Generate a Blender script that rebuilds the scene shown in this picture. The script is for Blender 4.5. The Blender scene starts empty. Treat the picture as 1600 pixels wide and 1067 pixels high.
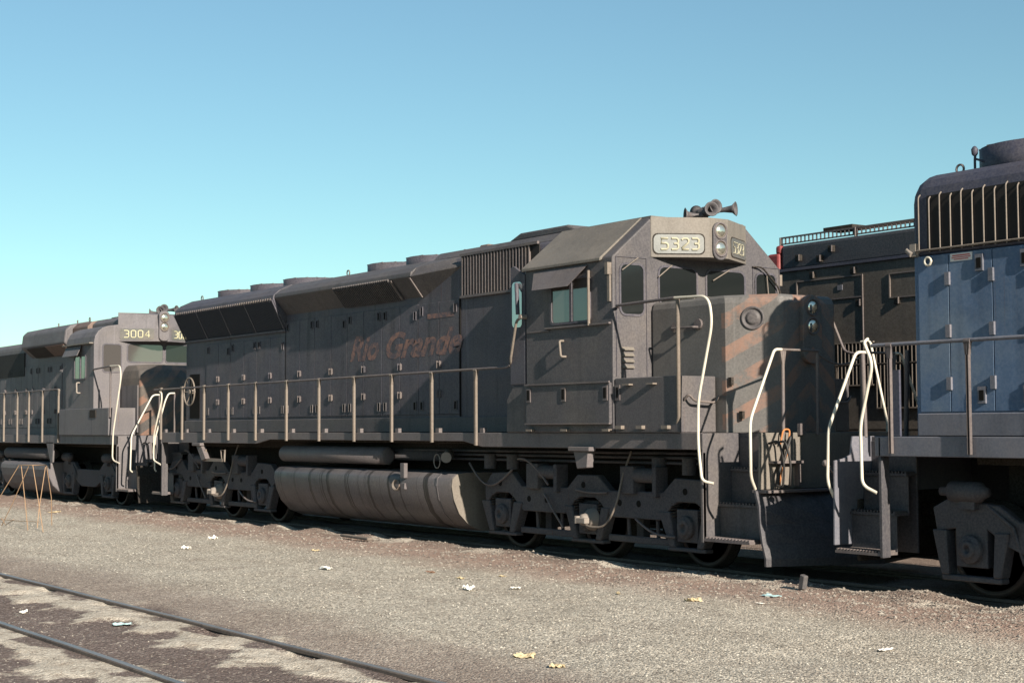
import bpy, bmesh, math, random
from mathutils import Vector, Matrix, noise
random.seed(7)
C = bpy.data.collections.new("yard"); bpy.context.scene.collection.children.link(C)
sc = bpy.context.scene
R = math.radians
# ------------------------------------------------------------------ camera
cd = bpy.data.cameras.new("camera"); cam = bpy.data.objects.new("camera", cd); C.objects.link(cam)
_r = Vector((0.57699826, 0.81673057, -0.00491721)); _u = Vector((0.04828338, -0.02809971, 0.99843834)); _d = Vector((-0.81531694, 0.57633461, 0.055648))
m = Matrix((_r, _u, -_d)).transposed().to_4x4(); m.translation = Vector((13.27033, -14.36669, 1.83715))
cam.matrix_world = m
cd.sensor_width = 36; cd.lens = 2386.7/1600*36; cd.clip_start = .1; cd.clip_end = 4000
sc.camera = cam
# ------------------------------------------------------------------ light
EL = 24.3; AZ = 7.0                        # sun above the horizon; degrees off the track axis (+X) towards the camera side
sun_dir = Vector((math.cos(R(EL))*math.cos(R(AZ)), -math.cos(R(EL))*math.sin(R(AZ)), math.sin(R(EL))))
sl = bpy.data.lights.new("sun", 'SUN'); sl.energy = 5.0; sl.angle = R(.55); sl.color = (1, .90, .77)
so = bpy.data.objects.new("sun", sl); C.objects.link(so)
so.rotation_euler = sun_dir.to_track_quat('Z', 'Y').to_euler(); so.location = (20, -20, 30)
w = bpy.data.worlds.new("World"); sc.world = w; w.use_nodes = True
nt = w.node_tree; nt.nodes.clear()
wo = nt.nodes.new('ShaderNodeOutputWorld'); bg = nt.nodes.new('ShaderNodeBackground'); sky = nt.nodes.new('ShaderNodeTexSky')
sky.sky_type = 'NISHITA'; sky.sun_disc = False; sky.sun_elevation = R(EL); sky.sun_rotation = math.atan2(sun_dir.x, sun_dir.y)
sky.air_density = 1.0; sky.dust_density = .6; sky.ozone_density = 2.0; sky.altitude = 1400
mx = nt.nodes.new('ShaderNodeMix'); mx.data_type = 'RGBA'; mx.blend_type = 'MULTIPLY'; mx.inputs[0].default_value = 1
tc = nt.nodes.new('ShaderNodeTexCoord'); sz = nt.nodes.new('ShaderNodeSeparateXYZ'); nt.links.new(tc.outputs['Generated'], sz.inputs[0])
mr = nt.nodes.new('ShaderNodeMapRange'); mr.inputs[1].default_value = 0; mr.inputs[2].default_value = .32; nt.links.new(sz.outputs[2], mr.inputs[0])
tm = nt.nodes.new('ShaderNodeMix'); tm.data_type = 'RGBA'; tm.inputs[6].default_value = (.78, .98, .76, 1); tm.inputs[7].default_value = (1.0, 1.17, 1.0, 1)
nt.links.new(mr.outputs[0], tm.inputs[0]); nt.links.new(tm.outputs[2], mx.inputs[7])
nt.links.new(sky.outputs[0], mx.inputs[6]); nt.links.new(mx.outputs[2], bg.inputs[0]); nt.links.new(bg.outputs[0], wo.inputs[0])
bg.inputs[1].default_value = .06
sc.view_settings.view_transform = 'Standard'; sc.view_settings.look = 'None'; sc.view_settings.exposure = 1.15; sc.view_settings.gamma = 1

# ------------------------------------------------------------------ materials
class NT:
    def __init__(s, name):
        s.m = bpy.data.materials.new(name); s.m.use_nodes = True; s.t = s.m.node_tree
        s.b = s.t.nodes['Principled BSDF']
        s.pos = s.t.nodes.new('ShaderNodeNewGeometry').outputs['Position']
    def n(s, typ, **k):
        x = s.t.nodes.new(typ)
        for a, v in k.items(): setattr(x, a, v)
        return x
    def l(s, a, b): s.t.links.new(a, b)
    def noise(s, scale, vec=None, detail=4, rough=.55, stretch=None):
        v = vec or s.pos
        if stretch:
            mp = s.n('ShaderNodeMapping'); mp.inputs[3].default_value = stretch; s.l(v, mp.inputs[0]); v = mp.outputs[0]
        x = s.n('ShaderNodeTexNoise'); x.inputs['Scale'].default_value = scale; x.inputs['Detail'].default_value = detail; x.inputs['Roughness'].default_value = rough
        s.l(v, x.inputs['Vector']); return x.outputs['Fac']
    def ramp(s, fac, a, b):
        x = s.n('ShaderNodeMapRange'); x.interpolation_type = 'SMOOTHSTEP'; x.inputs[1].default_value = a; x.inputs[2].default_value = b
        s.l(fac, x.inputs[0]); return x.outputs[0]
    def math(s, op, a, b=None, c=None):
        x = s.n('ShaderNodeMath', operation=op)
        for i, v in enumerate((a, b, c)):
            if v is None: continue
            if isinstance(v, (int, float)): x.inputs[i].default_value = v
            else: s.l(v, x.inputs[i])
        return x.outputs[0]
    def mix(s, fac, a, b, bt='MIX'):
        x = s.n('ShaderNodeMix', data_type='RGBA', blend_type=bt)
        for i, v in ((0, fac), (6, a), (7, b)):
            if isinstance(v, (int, float)): x.inputs[i].default_value = v
            elif isinstance(v, tuple): x.inputs[i].default_value = (*v, 1)
            else: s.l(v, x.inputs[i])
        return x.outputs[2]
    def bump(s, h, st, d):
        x = s.n('ShaderNodeBump'); x.inputs['Strength'].default_value = st; x.inputs['Distance'].default_value = d
        s.l(h, x.inputs['Height']); s.l(x.outputs[0], s.b.inputs['Normal'])

def paint(name, col, dust=(.17, .135, .105), damt=.45, streak=.5, rough=.62, metal=0, spec=.35, rust=.25, extra=None):
    k = NT(name)
    n1 = k.noise(1.3, detail=6); n2 = k.noise(7, detail=5, rough=.65); n3 = k.noise(3.2, stretch=(1.6, 1.6, .12), detail=5); n4 = k.noise(38, detail=3)
    c = k.mix(k.math('MULTIPLY', k.ramp(n1, .38, .72), damt), col, dust)
    c = k.mix(k.math('MULTIPLY', k.ramp(k.noise(.55, detail=7, rough=.65), .50, .62), .42), c, tuple(x*.58 for x in col))
    dark = tuple(x*.45 for x in col); lite = tuple(min(1, x*1.45+.012) for x in col)
    c = k.mix(k.math('MULTIPLY', k.ramp(n3, .52, .74), streak), c, dark)
    c = k.mix(k.math('MULTIPLY', k.ramp(k.noise(4.5, stretch=(2.2, 2.2, .1), detail=4), .58, .75), streak*.7), c, lite)
    c = k.mix(k.math('MULTIPLY', k.ramp(n2, .56, .8), .35), c, tuple(min(1, x*1.3+.01) for x in col))
    c = k.mix(k.math('MULTIPLY', k.ramp(k.noise(2.6, detail=9, rough=.75), .64, .78), rust), c, (.13, .055, .028))
    c = k.mix(.10, c, k.mix(k.ramp(n4, .3, .7), (.02, .018, .016), (.3, .27, .24)))
    run = k.math('MULTIPLY', k.ramp(k.noise(5.5, stretch=(3.2, 3.2, .07), detail=3), .66, .74), k.ramp(k.noise(1.1, detail=3), .45, .6))
    c = k.mix(k.math('MULTIPLY', run, rust*1.6), c, (.10, .05, .032))
    if extra: c = extra(k, c)
    k.l(c, k.b.inputs['Base Color'])
    k.l(k.math('MULTIPLY_ADD', n2, .3, rough-.15), k.b.inputs['Roughness'])
    k.b.inputs['Metallic'].default_value = metal; k.b.inputs['Specular IOR Level'].default_value = spec
    k.bump(k.math('ADD', k.noise(2.1, detail=3), k.math('MULTIPLY', n4, .12)), .35, .012)
    return k.m
def chevrons(x_min, x_max, z_off, faded=.8):
    def f(k, c):
        sx = k.n('ShaderNodeSeparateXYZ'); k.l(k.pos, sx.inputs[0])
        ay = k.math('ABSOLUTE', sx.outputs[1])
        s = k.math('ADD', k.math('ADD', sx.outputs[2], z_off), k.math('MULTIPLY', ay, .95))
        fr = k.math('FRACT', k.math('DIVIDE', s, .43))
        st = k.math('MULTIPLY', k.ramp(fr, .50, .54), k.ramp(fr, .99, .96))
        msk = k.math('MULTIPLY', k.math('GREATER_THAN', sx.outputs[0], x_min), k.math('LESS_THAN', sx.outputs[0], x_max))
        wear = k.ramp(k.noise(3, detail=8, rough=.75), .64, .40)
        return k.mix(k.math('MULTIPLY', k.math('MULTIPLY', st, msk), k.math('MULTIPLY', wear, faded)), c, (.30, .15, .095))
    return f
def simple(name, col, rough=.5, metal=0, spec=.5, var=.15):
    k = NT(name); n = k.noise(9, detail=5)
    k.l(k.mix(k.math('MULTIPLY', n, var*2), col, tuple(x*.45 for x in col)), k.b.inputs['Base Color'])
    k.b.inputs['Roughness'].default_value = rough; k.b.inputs['Metallic'].default_value = metal; k.b.inputs['Specular IOR Level'].default_value = spec
    return k.m
def tankpaint(k, c):
    sx = k.n('ShaderNodeSeparateXYZ'); k.l(k.pos, sx.inputs[0])
    cb = k.n('ShaderNodeCombineXYZ'); k.l(sx.outputs[0], cb.inputs[0])
    a = k.noise(3.1, vec=cb.outputs[0], detail=5, rough=.8)
    dz = k.noise(2.2, stretch=(1, 1, .3))
    return k.mix(k.math('MULTIPLY', k.math('MULTIPLY', k.ramp(a, .535, .55), k.ramp(dz, .1, .3)), k.math('LESS_THAN', sx.outputs[0], -7.2)), c, (.022, .020, .019))
M = {}
M['grey'] = paint('dusty charcoal paint', (.060, .056, .062), dust=(.108, .092, .080))
M['greyside'] = paint('sooty charcoal paint with side shade', (.050, .048, .064), dust=(.10, .084, .080), damt=.4, streak=.95)  # soot streaks, plus the blue of shaded sides put into its base
M['greypale'] = paint('bleached and sunlit charcoal paint', (.130, .116, .100), dust=(.17, .145, .118), damt=.6, streak=.3)  # bleached roof paint; on front faces its paleness paints in sunlight
M['nose'] = paint('charcoal nose paint with worn orange stripes', (.115, .110, .106), dust=(.07, .06, .055), extra=chevrons(-1.13, .2, .16, .5), rust=.3)
M['gpnose'] = paint('dark nose paint with worn orange stripes', (.07, .062, .058), extra=chevrons(-20.9, -19, .02, .5), rust=.4)
M['gp'] = paint('dusty mid grey paint', (.098, .091, .100), dust=(.13, .113, .10), damt=.4, streak=.75)
M['gpbrown'] = paint('brown replacement panel', (.11, .065, .052), damt=.3)
M['sill'] = paint('dusty purple grey sill paint', (.105, .092, .096), dust=(.13, .106, .095), damt=.6, streak=.3, rust=.3)
M['truck'] = paint('dusty cast steel', (.058, .056, .064), dust=(.096, .086, .078), damt=.6, streak=.2, rough=.8, spec=.2)
M['under'] = paint('oily underframe deepened by shade', (.015, .012, .010), dust=(.038, .028, .02), damt=.4, streak=.2, rough=.85, spec=.15)  # oily black pushed darker to paint in the deep shade underneath
M['tank'] = paint('oil streaked tank paint', (.086, .079, .085), dust=(.105, .09, .08), streak=.12, extra=tankpaint, rough=.5, damt=.5)
M['blue'] = paint('faded blue paint', (.068, .118, .205), dust=(.135, .175, .22), damt=.7, streak=.35, rough=.55, rust=.15)
M['bluedark'] = paint('dark navy paint', (.032, .036, .062), dust=(.075, .062, .066), damt=.4, streak=.3)
M['bgrey'] = paint('blue grey sill paint', (.115, .120, .148), damt=.4, dust=(.15, .13, .13))
M['stepdark'] = paint('step paint darkened for shade', (.040, .040, .050), damt=.35, dust=(.07, .06, .055))  # darker copy of the step and truck paint, shade put into its colour
M['navy'] = paint('sooty navy paint', (.022, .026, .036), damt=.25, dust=(.05, .045, .05), streak=.3)
M['bggrey'] = paint('sooty lark grey paint', (.062, .054, .047), damt=.4, dust=(.09, .07, .05))
M['red'] = paint('dull scarlet paint', (.20, .016, .020), damt=.15, streak=.4)
M['black'] = simple('flat black for gaps and recesses', (.010, .009, .008), .8, spec=.1)  # stands in for shade inside recesses; also dark seams and grille backs
M['screen'] = simple('dark wire screen', (.020, .018, .017), .7, spec=.2)
M['radscreen'] = simple('dusty radiator screen', (.058, .060, .070), .8, spec=.2)
M['white'] = paint('chipped white rail paint', (.58, .54, .45), dust=(.36, .30, .24), damt=.6, streak=.15, rough=.55, rust=.75)
M['post'] = paint('dirty cream post paint', (.15, .125, .105), damt=.6, rust=.5, streak=.3)
M['pipe'] = paint('worn grey pipe', (.095, .080, .082), damt=.5, rust=.3)
M['rubber'] = simple('black rubber', (.016, .014, .013), .65)
M['hosegrey'] = simple('dusty hose', (.22, .19, .15), .8)
M['orange'] = simple('orange hose', (.42, .16, .05), .7)
M['rim'] = simple('worn steel tread', (.045, .034, .028), .6, .2)
M['chrome'] = simple('lamp reflector', (.85, .80, .66), .16, .9)
M['numglass'] = paint('milky number glass', (.17, .175, .168), dust=(.13, .125, .115), damt=.6, streak=.2, rough=.3, rust=0)
M['numglassdark'] = paint('grey number glass', (.085, .088, .085), damt=.4, streak=.2, rough=.35, rust=0)
M['numeral'] = simple('pale yellow numerals', (.50, .47, .30), .6, var=.25)
M['numeral2'] = simple('faint yellow numerals', (.38, .355, .255), .7, var=.3)
M['letter'] = None
M['paper'] = simple('white paper', (.78, .76, .70), .8, var=.1)
M['leaf'] = simple('dry yellow leaf', (.50, .40, .24), .8, var=.25)
M['leafb'] = simple('dry brown leaf', (.16, .085, .05), .8, var=.25)
M['cardb'] = simple('blue green wrapper', (.42, .60, .60), .6, var=.2)
M['wire'] = simple('rusty wire', (.30, .19, .11), .8)
M['wood'] = paint('weathered timber', (.16, .13, .11), damt=.5, rough=.9)
M['grime'] = simple('bright worn fitting', (.22, .19, .165), .7)
M['notice'] = simple('white notice', (.62, .58, .54), .6)
M['redink'] = simple('faded red ink', (.48, .07, .06), .6)
def glassmat(name, refl, tint=(.02, .028, .028)):
    k = NT(name); k.b.inputs['Base Color'].default_value = (*tint, 1); k.b.inputs['Roughness'].default_value = .07
    k.b.inputs['IOR'].default_value = refl; k.b.inputs['Specular IOR Level'].default_value = .5
    k.l(k.math('MULTIPLY_ADD', k.noise(6, detail=4), .12, .03), k.b.inputs['Roughness'])
    k.bump(k.noise(1.2, detail=1), .12, .03)
    return k.m
M['glass'] = glassmat('dark cab glass', 1.55, (.010, .012, .012))
M['glassmirror'] = glassmat('sky reflecting glass', 4.2, (.06, .09, .10))
M['glassdim'] = glassmat('dusty sky reflecting glass', 2.0, (.06, .055, .052))
k = NT('faded orange lettering'); n = k.noise(9, detail=8, rough=.75)
k.l(k.mix(k.ramp(n, .36, .60), (.215, .112, .082), (.066, .054, .064)), k.b.inputs['Base Color']); k.b.inputs['Roughness'].default_value = .7
M['letter'] = k.m

# ------------------------------------------------------------------ mesh builder
class MB:
    def __init__(s): s.v = []; s.f = []; s.sm = []
    def add(s, vs, fs, smooth=False):
        o = len(s.v); s.v += [tuple(v) for v in vs]; s.f += [tuple(i+o for i in f) for f in fs]; s.sm += [smooth]*len(fs); return s
    def box(s, x0, x1, y0, y1, z0, z1):
        return s.add([(x, y, z) for x in (x0, x1) for y in (y0, y1) for z in (z0, z1)],
                     [(0, 1, 3, 2), (4, 6, 7, 5), (0, 4, 5, 1), (2, 3, 7, 6), (0, 2, 6, 4), (1, 5, 7, 3)])
    def prism(s, poly, ax, a, b):
        n = len(poly)
        def P(p, t):
            return {'x': (t, p[0], p[1]), 'y': (p[0], t, p[1]), 'z': (p[0], p[1], t)}[ax]
        vs = [P(p, a) for p in poly] + [P(p, b) for p in poly]
        return s.add(vs, [tuple(range(n)), tuple(range(2*n-1, n-1, -1))] + [(i, (i+1) % n, n+(i+1) % n, n+i) for i in range(n)])
    def loft(s, rings, smooth=False, cap=True):
        n = len(rings[0]); vs = [p for r in rings for p in r]; fs = []
        for j in range(len(rings)-1):
            fs += [(j*n+i, j*n+(i+1) % n, (j+1)*n+(i+1) % n, (j+1)*n+i) for i in range(n)]
        s.add(vs, fs, smooth)
        if cap:
            s.add(rings[0], [tuple(range(n))]); s.add(rings[-1], [tuple(range(n-1, -1, -1))])
        return s
    def tube(s, pts, r, n=8, closed=False):
        pts = [Vector(p) for p in pts]; rings = []; up = None
        for i, p in enumerate(pts):
            if closed: t = (pts[(i+1) % len(pts)]-pts[i-1]).normalized()
            else: t = (pts[min(i+1, len(pts)-1)]-pts[max(i-1, 0)]).normalized()
            if up is None:
                up = Vector((0, 0, 1)) if abs(t.z) < .9 else Vector((1, 0, 0))
            a = t.cross(up).normalized(); b = a.cross(t).normalized(); up = b
            rings.append([p + r*(math.cos(q*2*math.pi/n)*a + math.sin(q*2*math.pi/n)*b) for q in range(n)])
        if closed: rings.append(rings[0])
        return s.loft(rings, True, not closed)
    def cyl(s, p0, p1, r0, r1=None, n=20, smooth=True):
        r1 = r0 if r1 is None else r1
        p0 = Vector(p0); p1 = Vector(p1); t = (p1-p0).normalized(); up = Vector((0, 0, 1)) if abs(t.z) < .9 else Vector((1, 0, 0))
        a = t.cross(up).normalized(); b = a.cross(t)
        rg = [[p + r*(math.cos(q*2*math.pi/n)*a + math.sin(q*2*math.pi/n)*b) for q in range(n)] for p, r in ((p0, r0), (p1, r1))]
        return s.loft(rg, smooth)
    def lathe(s, o, d, prof, n=20):
        o = Vector(o); t = Vector(d).normalized(); up = Vector((0, 0, 1)) if abs(t.z) < .9 else Vector((1, 0, 0))
        a = t.cross(up).normalized(); b = a.cross(t)
        return s.loft([[o + t*h + max(r, .0005)*(math.cos(q*2*math.pi/n)*a + math.sin(q*2*math.pi/n)*b) for q in range(n)] for h, r in prof], True)
    def build(s, name, mat, parent=None, bevel=0, seg=2, weld=False):
        me = bpy.data.meshes.new(name)
        off = Vector((0, 0, 0)); q = parent
        while q is not None: off += q.location; q = q.parent
        me.from_pydata([tuple(Vector(v)-off) for v in s.v], [], s.f)
        me.polygons.foreach_set('use_smooth', s.sm)
        bm = bmesh.new(); bm.from_mesh(me)
        if weld: bmesh.ops.remove_doubles(bm, verts=bm.verts, dist=.0005)
        bmesh.ops.recalc_face_normals(bm, faces=bm.faces); bm.to_mesh(me); bm.free()
        me.materials.append(M[mat] if isinstance(mat, str) else mat)
        o = bpy.data.objects.new(name, me); C.objects.link(o); o.parent = parent
        if bevel:
            b = o.modifiers.new('bevel', 'BEVEL'); b.width = bevel; b.segments = seg; b.limit_method = 'ANGLE'; b.angle_limit = R(40)
            b.harden_normals = False
        return o
def fillet(pts, r=.08, n=5):
    pts = [Vector(p) for p in pts]; out = [pts[0]]
    for i in range(1, len(pts)-1):
        a, b, c = pts[i-1:i+2]; da = (a-b); dc = (c-b); rr = min(r, da.length*.45, dc.length*.45)
        p = b+da.normalized()*rr; q = b+dc.normalized()*rr
        for j in range(n+1):
            t = j/n; out.append(p*(1-t)**2 + b*2*t*(1-t) + q*t*t)
    return out+[pts[-1]]
def thing(name, label, cat, loc, group=None):
    o = bpy.data.objects.new(name, None); C.objects.link(o); o.location = loc; o.empty_display_size = .3
    o['label'] = label; o['category'] = cat
    if group: o['group'] = group
    return o
def tag(o, label, cat, group=None):
    o['label'] = label; o['category'] = cat
    if group: o['group'] = group
    return o
def text_mesh(name, txt, size, mat, parent, origin, xdir, ydir, extrude=.003, shear=0, width=None, offset=0, spacing=1):
    cu = bpy.data.curves.new(name, 'FONT'); cu.body = txt; cu.size = 1; cu.extrude = 0; cu.shear = shear; cu.offset = offset; cu.space_character = spacing
    cu.resolution_u = 3
    t = bpy.data.objects.new(name, cu); C.objects.link(t)
    dg = bpy.context.evaluated_depsgraph_get(); dg.update()
    me = bpy.data.meshes.new_from_object(t.evaluated_get(dg)); bpy.data.objects.remove(t)
    xs = [v.co.x for v in me.vertices]; x0, x1 = min(xs), max(xs); hcap = .72
    sx = (width/(x1-x0)) if width else size/hcap; sy = size/hcap
    xd = Vector(xdir).normalized(); yd = Vector(ydir).normalized(); nn = xd.cross(yd)
    off = Vector((0, 0, 0)); q = parent
    while q is not None: off += q.location; q = q.parent
    for v in me.vertices:
        v.co = Vector(origin) + xd*(v.co.x-x0)*sx + yd*v.co.y*sy + nn*extrude - off
    me.materials.clear(); me.materials.append(M[mat])
    o = bpy.data.objects.new(name, me); C.objects.link(o); o.parent = parent
    return o

DIG = {'5': [[(.56, 1), (.04, 1), (.04, .56), (.42, .56), (.56, .44), (.56, .12), (.44, 0), (.0, 0)]],
       '3': [[(.02, 1), (.44, 1), (.56, .88), (.56, .62), (.46, .52), (.22, .52)], [(.46, .52), (.56, .42), (.56, .12), (.44, 0), (.02, 0)]],
       '2': [[(.02, .86), (.14, 1), (.44, 1), (.56, .88), (.56, .62), (.04, .12), (.04, 0), (.58, 0)]],
       '0': [[(.14, 0), (.44, 0), (.56, .12), (.56, .88), (.44, 1), (.14, 1), (.02, .88), (.02, .12), (.14, 0)]],
       '4': [[(.44, 0), (.44, 1), (.02, .34), (.02, .28), (.58, .28)]]}
def digits(name, txt, h, mat, parent, origin, xd, yd, w, r):
    xd = Vector(xd).normalized(); yd = Vector(yd); m_ = MB(); pitch = w/len(txt)
    for i, ch in enumerate(txt):
        for st in DIG[ch]: m_.tube([Vector(origin)+xd*(i*pitch+px*pitch*1.22)+yd*(py*h) for px, py in st], r, 6)
    return m_.build(name, mat, parent)
# ------------------------------------------------------------------ ground
def frange(a, b, st):
    n = max(1, int(round((b-a)/st))); return [a+(b-a)*i/n for i in range(n)]
YN, YF = -9.785, -8.25         # rails of the foreground track
def gz(x, y):
    z = -.055
    nz = noise.noise(Vector((x*.35, y*.35, 3)))*.035 + noise.noise(Vector((x*1.3, y*1.3, 9)))*.014 + noise.noise(Vector((x*4, y*4, 19)))*.006
    z += nz
    b = noise.noise(Vector((x*.9, y*1.5, 5)))
    z += .045*math.exp(-((y+2.35)/.45)**2)*(.7+.9*b) + .075*math.exp(-((y+1.25)/.3)**2)*(.7+1.3*noise.noise(Vector((x*1.1, y, 44))))
    if -1.1 < y < 1.1: z -= .03
    t = max(0, 1-abs(y-(YN+YF)/2)/1.75); z -= .04*min(1, t*2.2)
    return z
def sandy(x, y):
    v = 0
    for yr, k in ((YN, 1.05), (YF, 1.0)):
        d = (y-yr)
        wid = .28+.16*math.sin(x*2*math.pi/1.12+yr*3+2.2*noise.noise(Vector((x*.3, yr, 31))))+.42*noise.noise(Vector((x*.9, yr, 2)))+.2*noise.noise(Vector((x*2.7, y*2, 12)))
        side = d+.30
        v = max(v, 1-abs(side)/max(.08, wid)*.62)
    v -= .22; v += .45*noise.noise(Vector((x*1.7, y*2.2, 1)))+.25*noise.noise(Vector((x*6, y*6, 21)))
    return max(0, min(1, v*1.6))
def gheight(x, y):
    z = gz(x, y)
    if -11 < y < -7.3:
        s = sandy(x, y)
        z += .028*s*s*(1+.6*noise.noise(Vector((x*3, y*4, 77))))
        for yr in (YN, YF):
            q = noise.noise(Vector((x*1.5, yr, 7)))
            if -.30 < y-yr < .12: z = max(z, -.066); z -= .06*max(0, 1-abs(y-yr+.10)/.13)*max(0, min(1, q*3-.5))
    return z
xs = [-1500, -700, -350, -180, -100, -70] + frange(-55, -30, .5) + frange(-30, -12, .16) + frange(-12, 7, .075) + frange(7, 16, .4) + [16, 20, 30, 50, 90, 200, 500, 1500]
ys = [-1500, -500, -180, -80, -40, -25, -18] + frange(-15, -11.4, .4) + frange(-11.4, -7.2, .045) + frange(-7.2, -.5, .075) + frange(-.5, 6, .3) + [6, 8, 12, 20, 40, 90, 200, 500, 1500]
nx, ny = len(xs), len(ys)
vs = []; sand = []
for x in xs:
    for y in ys:
        near = -60 < x < 20 and -18 < y < 12
        vs.append((x, y, gheight(x, y) if near else -.06)); sand.append(sandy(x, y) if (-60 < x < 20 and -11 < y < -7.3) else 0)
fs = [(i*ny+j, (i+1)*ny+j, (i+1)*ny+j+1, i*ny+j+1) for i in range(nx-1) for j in range(ny-1)]
me = bpy.data.meshes.new('ground'); me.from_pydata(vs, [], fs); me.polygons.foreach_set('use_smooth', [True]*len(fs))
at = me.attributes.new('sand', 'FLOAT', 'POINT'); at.data.foreach_set('value', sand)
k = NT('yard gravel'); P = k.pos
sx = k.n('ShaderNodeSeparateXYZ'); k.l(P, sx.inputs[0])
wob = k.math('ADD', k.math('MULTIPLY', k.noise(.55, detail=5), 1.3), k.math('MULTIPLY', k.noise(2.5, detail=5), .45))
yy = k.math('ADD', sx.outputs[1], k.math('SUBTRACT', wob, .87))
vor = k.n('ShaderNodeTexVoronoi'); vor.inputs['Scale'].default_value = 40; k.l(P, vor.inputs['Vector'])
vor2 = k.n('ShaderNodeTexVoronoi'); vor2.inputs['Scale'].default_value = 75; k.l(P, vor2.inputs['Vector'])
sep = k.n('ShaderNodeSeparateColor'); k.l(vor.outputs['Color'], sep.inputs[0])
sep2 = k.n('ShaderNodeSeparateColor'); k.l(vor2.outputs['Color'], sep2.inputs[0])
def cramp(fac, stops):
    x = k.n('ShaderNodeValToRGB'); e = x.color_ramp.elements
    e[0].position, e[0].color = stops[0][0], (*stops[0][1], 1); e[1].position, e[1].color = stops[-1][0], (*stops[-1][1], 1)
    for p_, c_ in stops[1:-1]:
        q = e.new(p_); q.color = (*c_, 1)
    k.l(fac, x.inputs[0]); return x.outputs[0]
grav = cramp(sep.outputs[0], [(0, (.06, .055, .048)), (.25, (.20, .185, .16)), (.6, (.40, .38, .335)), (.86, (.60, .57, .50)), (1, (.85, .81, .72))])
grav2 = cramp(sep2.outputs[1], [(0, (.05, .045, .04)), (.5, (.34, .32, .285)), (1, (.78, .73, .64))])
grav = k.mix(.5, grav, grav2); grav = k.mix(1.0, grav, (1.0, .965, .92), 'MULTIPLY'); grav = k.mix(k.math('MULTIPLY', k.ramp(k.noise(1.1, stretch=(.35, 1.4, 1), detail=7, rough=.7), .46, .66), .45), grav, k.mix(.5, grav, (.15, .12, .10)))
redb = cramp(sep.outputs[1], [(0, (.11, .065, .055)), (.5, (.27, .17, .135)), (.85, (.37, .26, .21)), (1, (.50, .39, .32))])
redb = k.mix(.5, redb, cramp(sep2.outputs[0], [(0, (.11, .07, .06)), (.6, (.29, .19, .155)), (1, (.44, .34, .28))]))
dark = cramp(sep.outputs[2], [(0, (.045, .038, .038)), (.6, (.11, .092, .088)), (.93, (.18, .15, .14)), (1, (.42, .38, .33))])
dirt = cramp(k.noise(3.3, detail=8, rough=.7), [(.3, (.16, .115, .09)), (.7, (.30, .24, .19))])
c = k.mix(k.math('MULTIPLY', k.ramp(yy, -3.5, -2.3), .8), grav, redb)                      # red-brown ballast band beside the train
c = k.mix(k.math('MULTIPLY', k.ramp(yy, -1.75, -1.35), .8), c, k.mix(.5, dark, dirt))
c = k.mix(k.math('MULTIPLY', k.ramp(k.noise(.45, detail=6, rough=.6), .60, .72), .55), c, k.mix(.5, dark, dirt))   # stained patches
pale = k.math('MULTIPLY', k.ramp(k.noise(1.5, stretch=(.6, 1.6, 1), detail=7, rough=.65), .48, .58), k.math('MULTIPLY', k.ramp(yy, -1.75, -1.35), k.ramp(yy, .2, -.4)))
c = k.mix(k.math('MULTIPLY', pale, .9), c, (.50, .45, .38))
c = k.mix(k.math('MULTIPLY', k.ramp(yy, -6.6, -7.6), .55), c, k.mix(.45, dark, redb))    # darker strip by the foreground track
c = k.mix(k.ramp(yy, -7.9, -8.2), c, k.mix(.25, dark, k.mix(.5, redb, dirt)))
sa = k.n('ShaderNodeAttribute', attribute_name='sand')
sandc = cramp(k.noise(5, detail=8, rough=.7), [(.25, (.31, .25, .195)), (.5, (.45, .395, .32)), (.75, (.56, .505, .42))])
sandc = k.mix(.35, sandc, grav2); sandc = k.mix(k.math('MULTIPLY', k.ramp(k.noise(9, detail=8, rough=.75), .5, .62), .55), sandc, (.15, .115, .09))
sf = k.ramp(k.math('ADD', sa.outputs['Fac'], k.math('MULTIPLY', k.math('SUBTRACT', k.noise(3.5, detail=10, rough=.75), .5), 2.6)), .22, .72)
c = k.mix(sf, c, sandc)
c = k.mix(k.math('MULTIPLY', k.ramp(k.noise(.8, detail=3), .35, .7), .28), c, k.mix(1.0, c, (.62, .57, .53), 'MULTIPLY'))
c = k.mix(k.math('MULTIPLY', k.ramp(yy, -2.4, -4.2), .0), c, c)
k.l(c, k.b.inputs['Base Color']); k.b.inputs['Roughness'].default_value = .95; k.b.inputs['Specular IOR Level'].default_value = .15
hh = k.math('ADD', k.math('MULTIPLY', vor.outputs['Distance'], -1.0), k.math('MULTIPLY', vor2.outputs['Distance'], -.4))
hh = k.math('MULTIPLY', hh, k.math('SUBTRACT', 1.0, k.math('MULTIPLY', sf, .5)))
hh = k.math('ADD', hh, k.math('MULTIPLY', k.noise(8, detail=8, rough=.7), .8))
k.bump(hh, .8, .022)
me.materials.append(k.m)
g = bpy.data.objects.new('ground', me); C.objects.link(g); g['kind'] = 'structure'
# unseen brown ridge added behind the camera for the cab windows to reflect
hm = MB(); hp_ = []
for i in range(90):
    a_ = math.pi*(1.02+.96*i/89); rr_ = 420
    hp_.append((rr_*math.cos(a_), rr_*math.sin(a_), 14+13*noise.noise(Vector((i*.13, 0, 4)))+5*noise.noise(Vector((i*.7, 0, 4)))))
hm.add([(x*.92, y*.92, -.3) for x, y, z in hp_]+hp_+[(x*1.15, y*1.15, -.3) for x, y, z in hp_], [(i, i+1, 91+i, 90+i) for i in range(89)]+[(90+i, 91+i, 181+i, 180+i) for i in range(89)])
M['ridge_brown'] = paint('brown for window reflection', (.16, .12, .08), damt=.6, streak=0, rough=.95)
ho = hm.build('reflected_ridge', 'ridge_brown'); ho['kind'] = 'structure'
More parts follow.
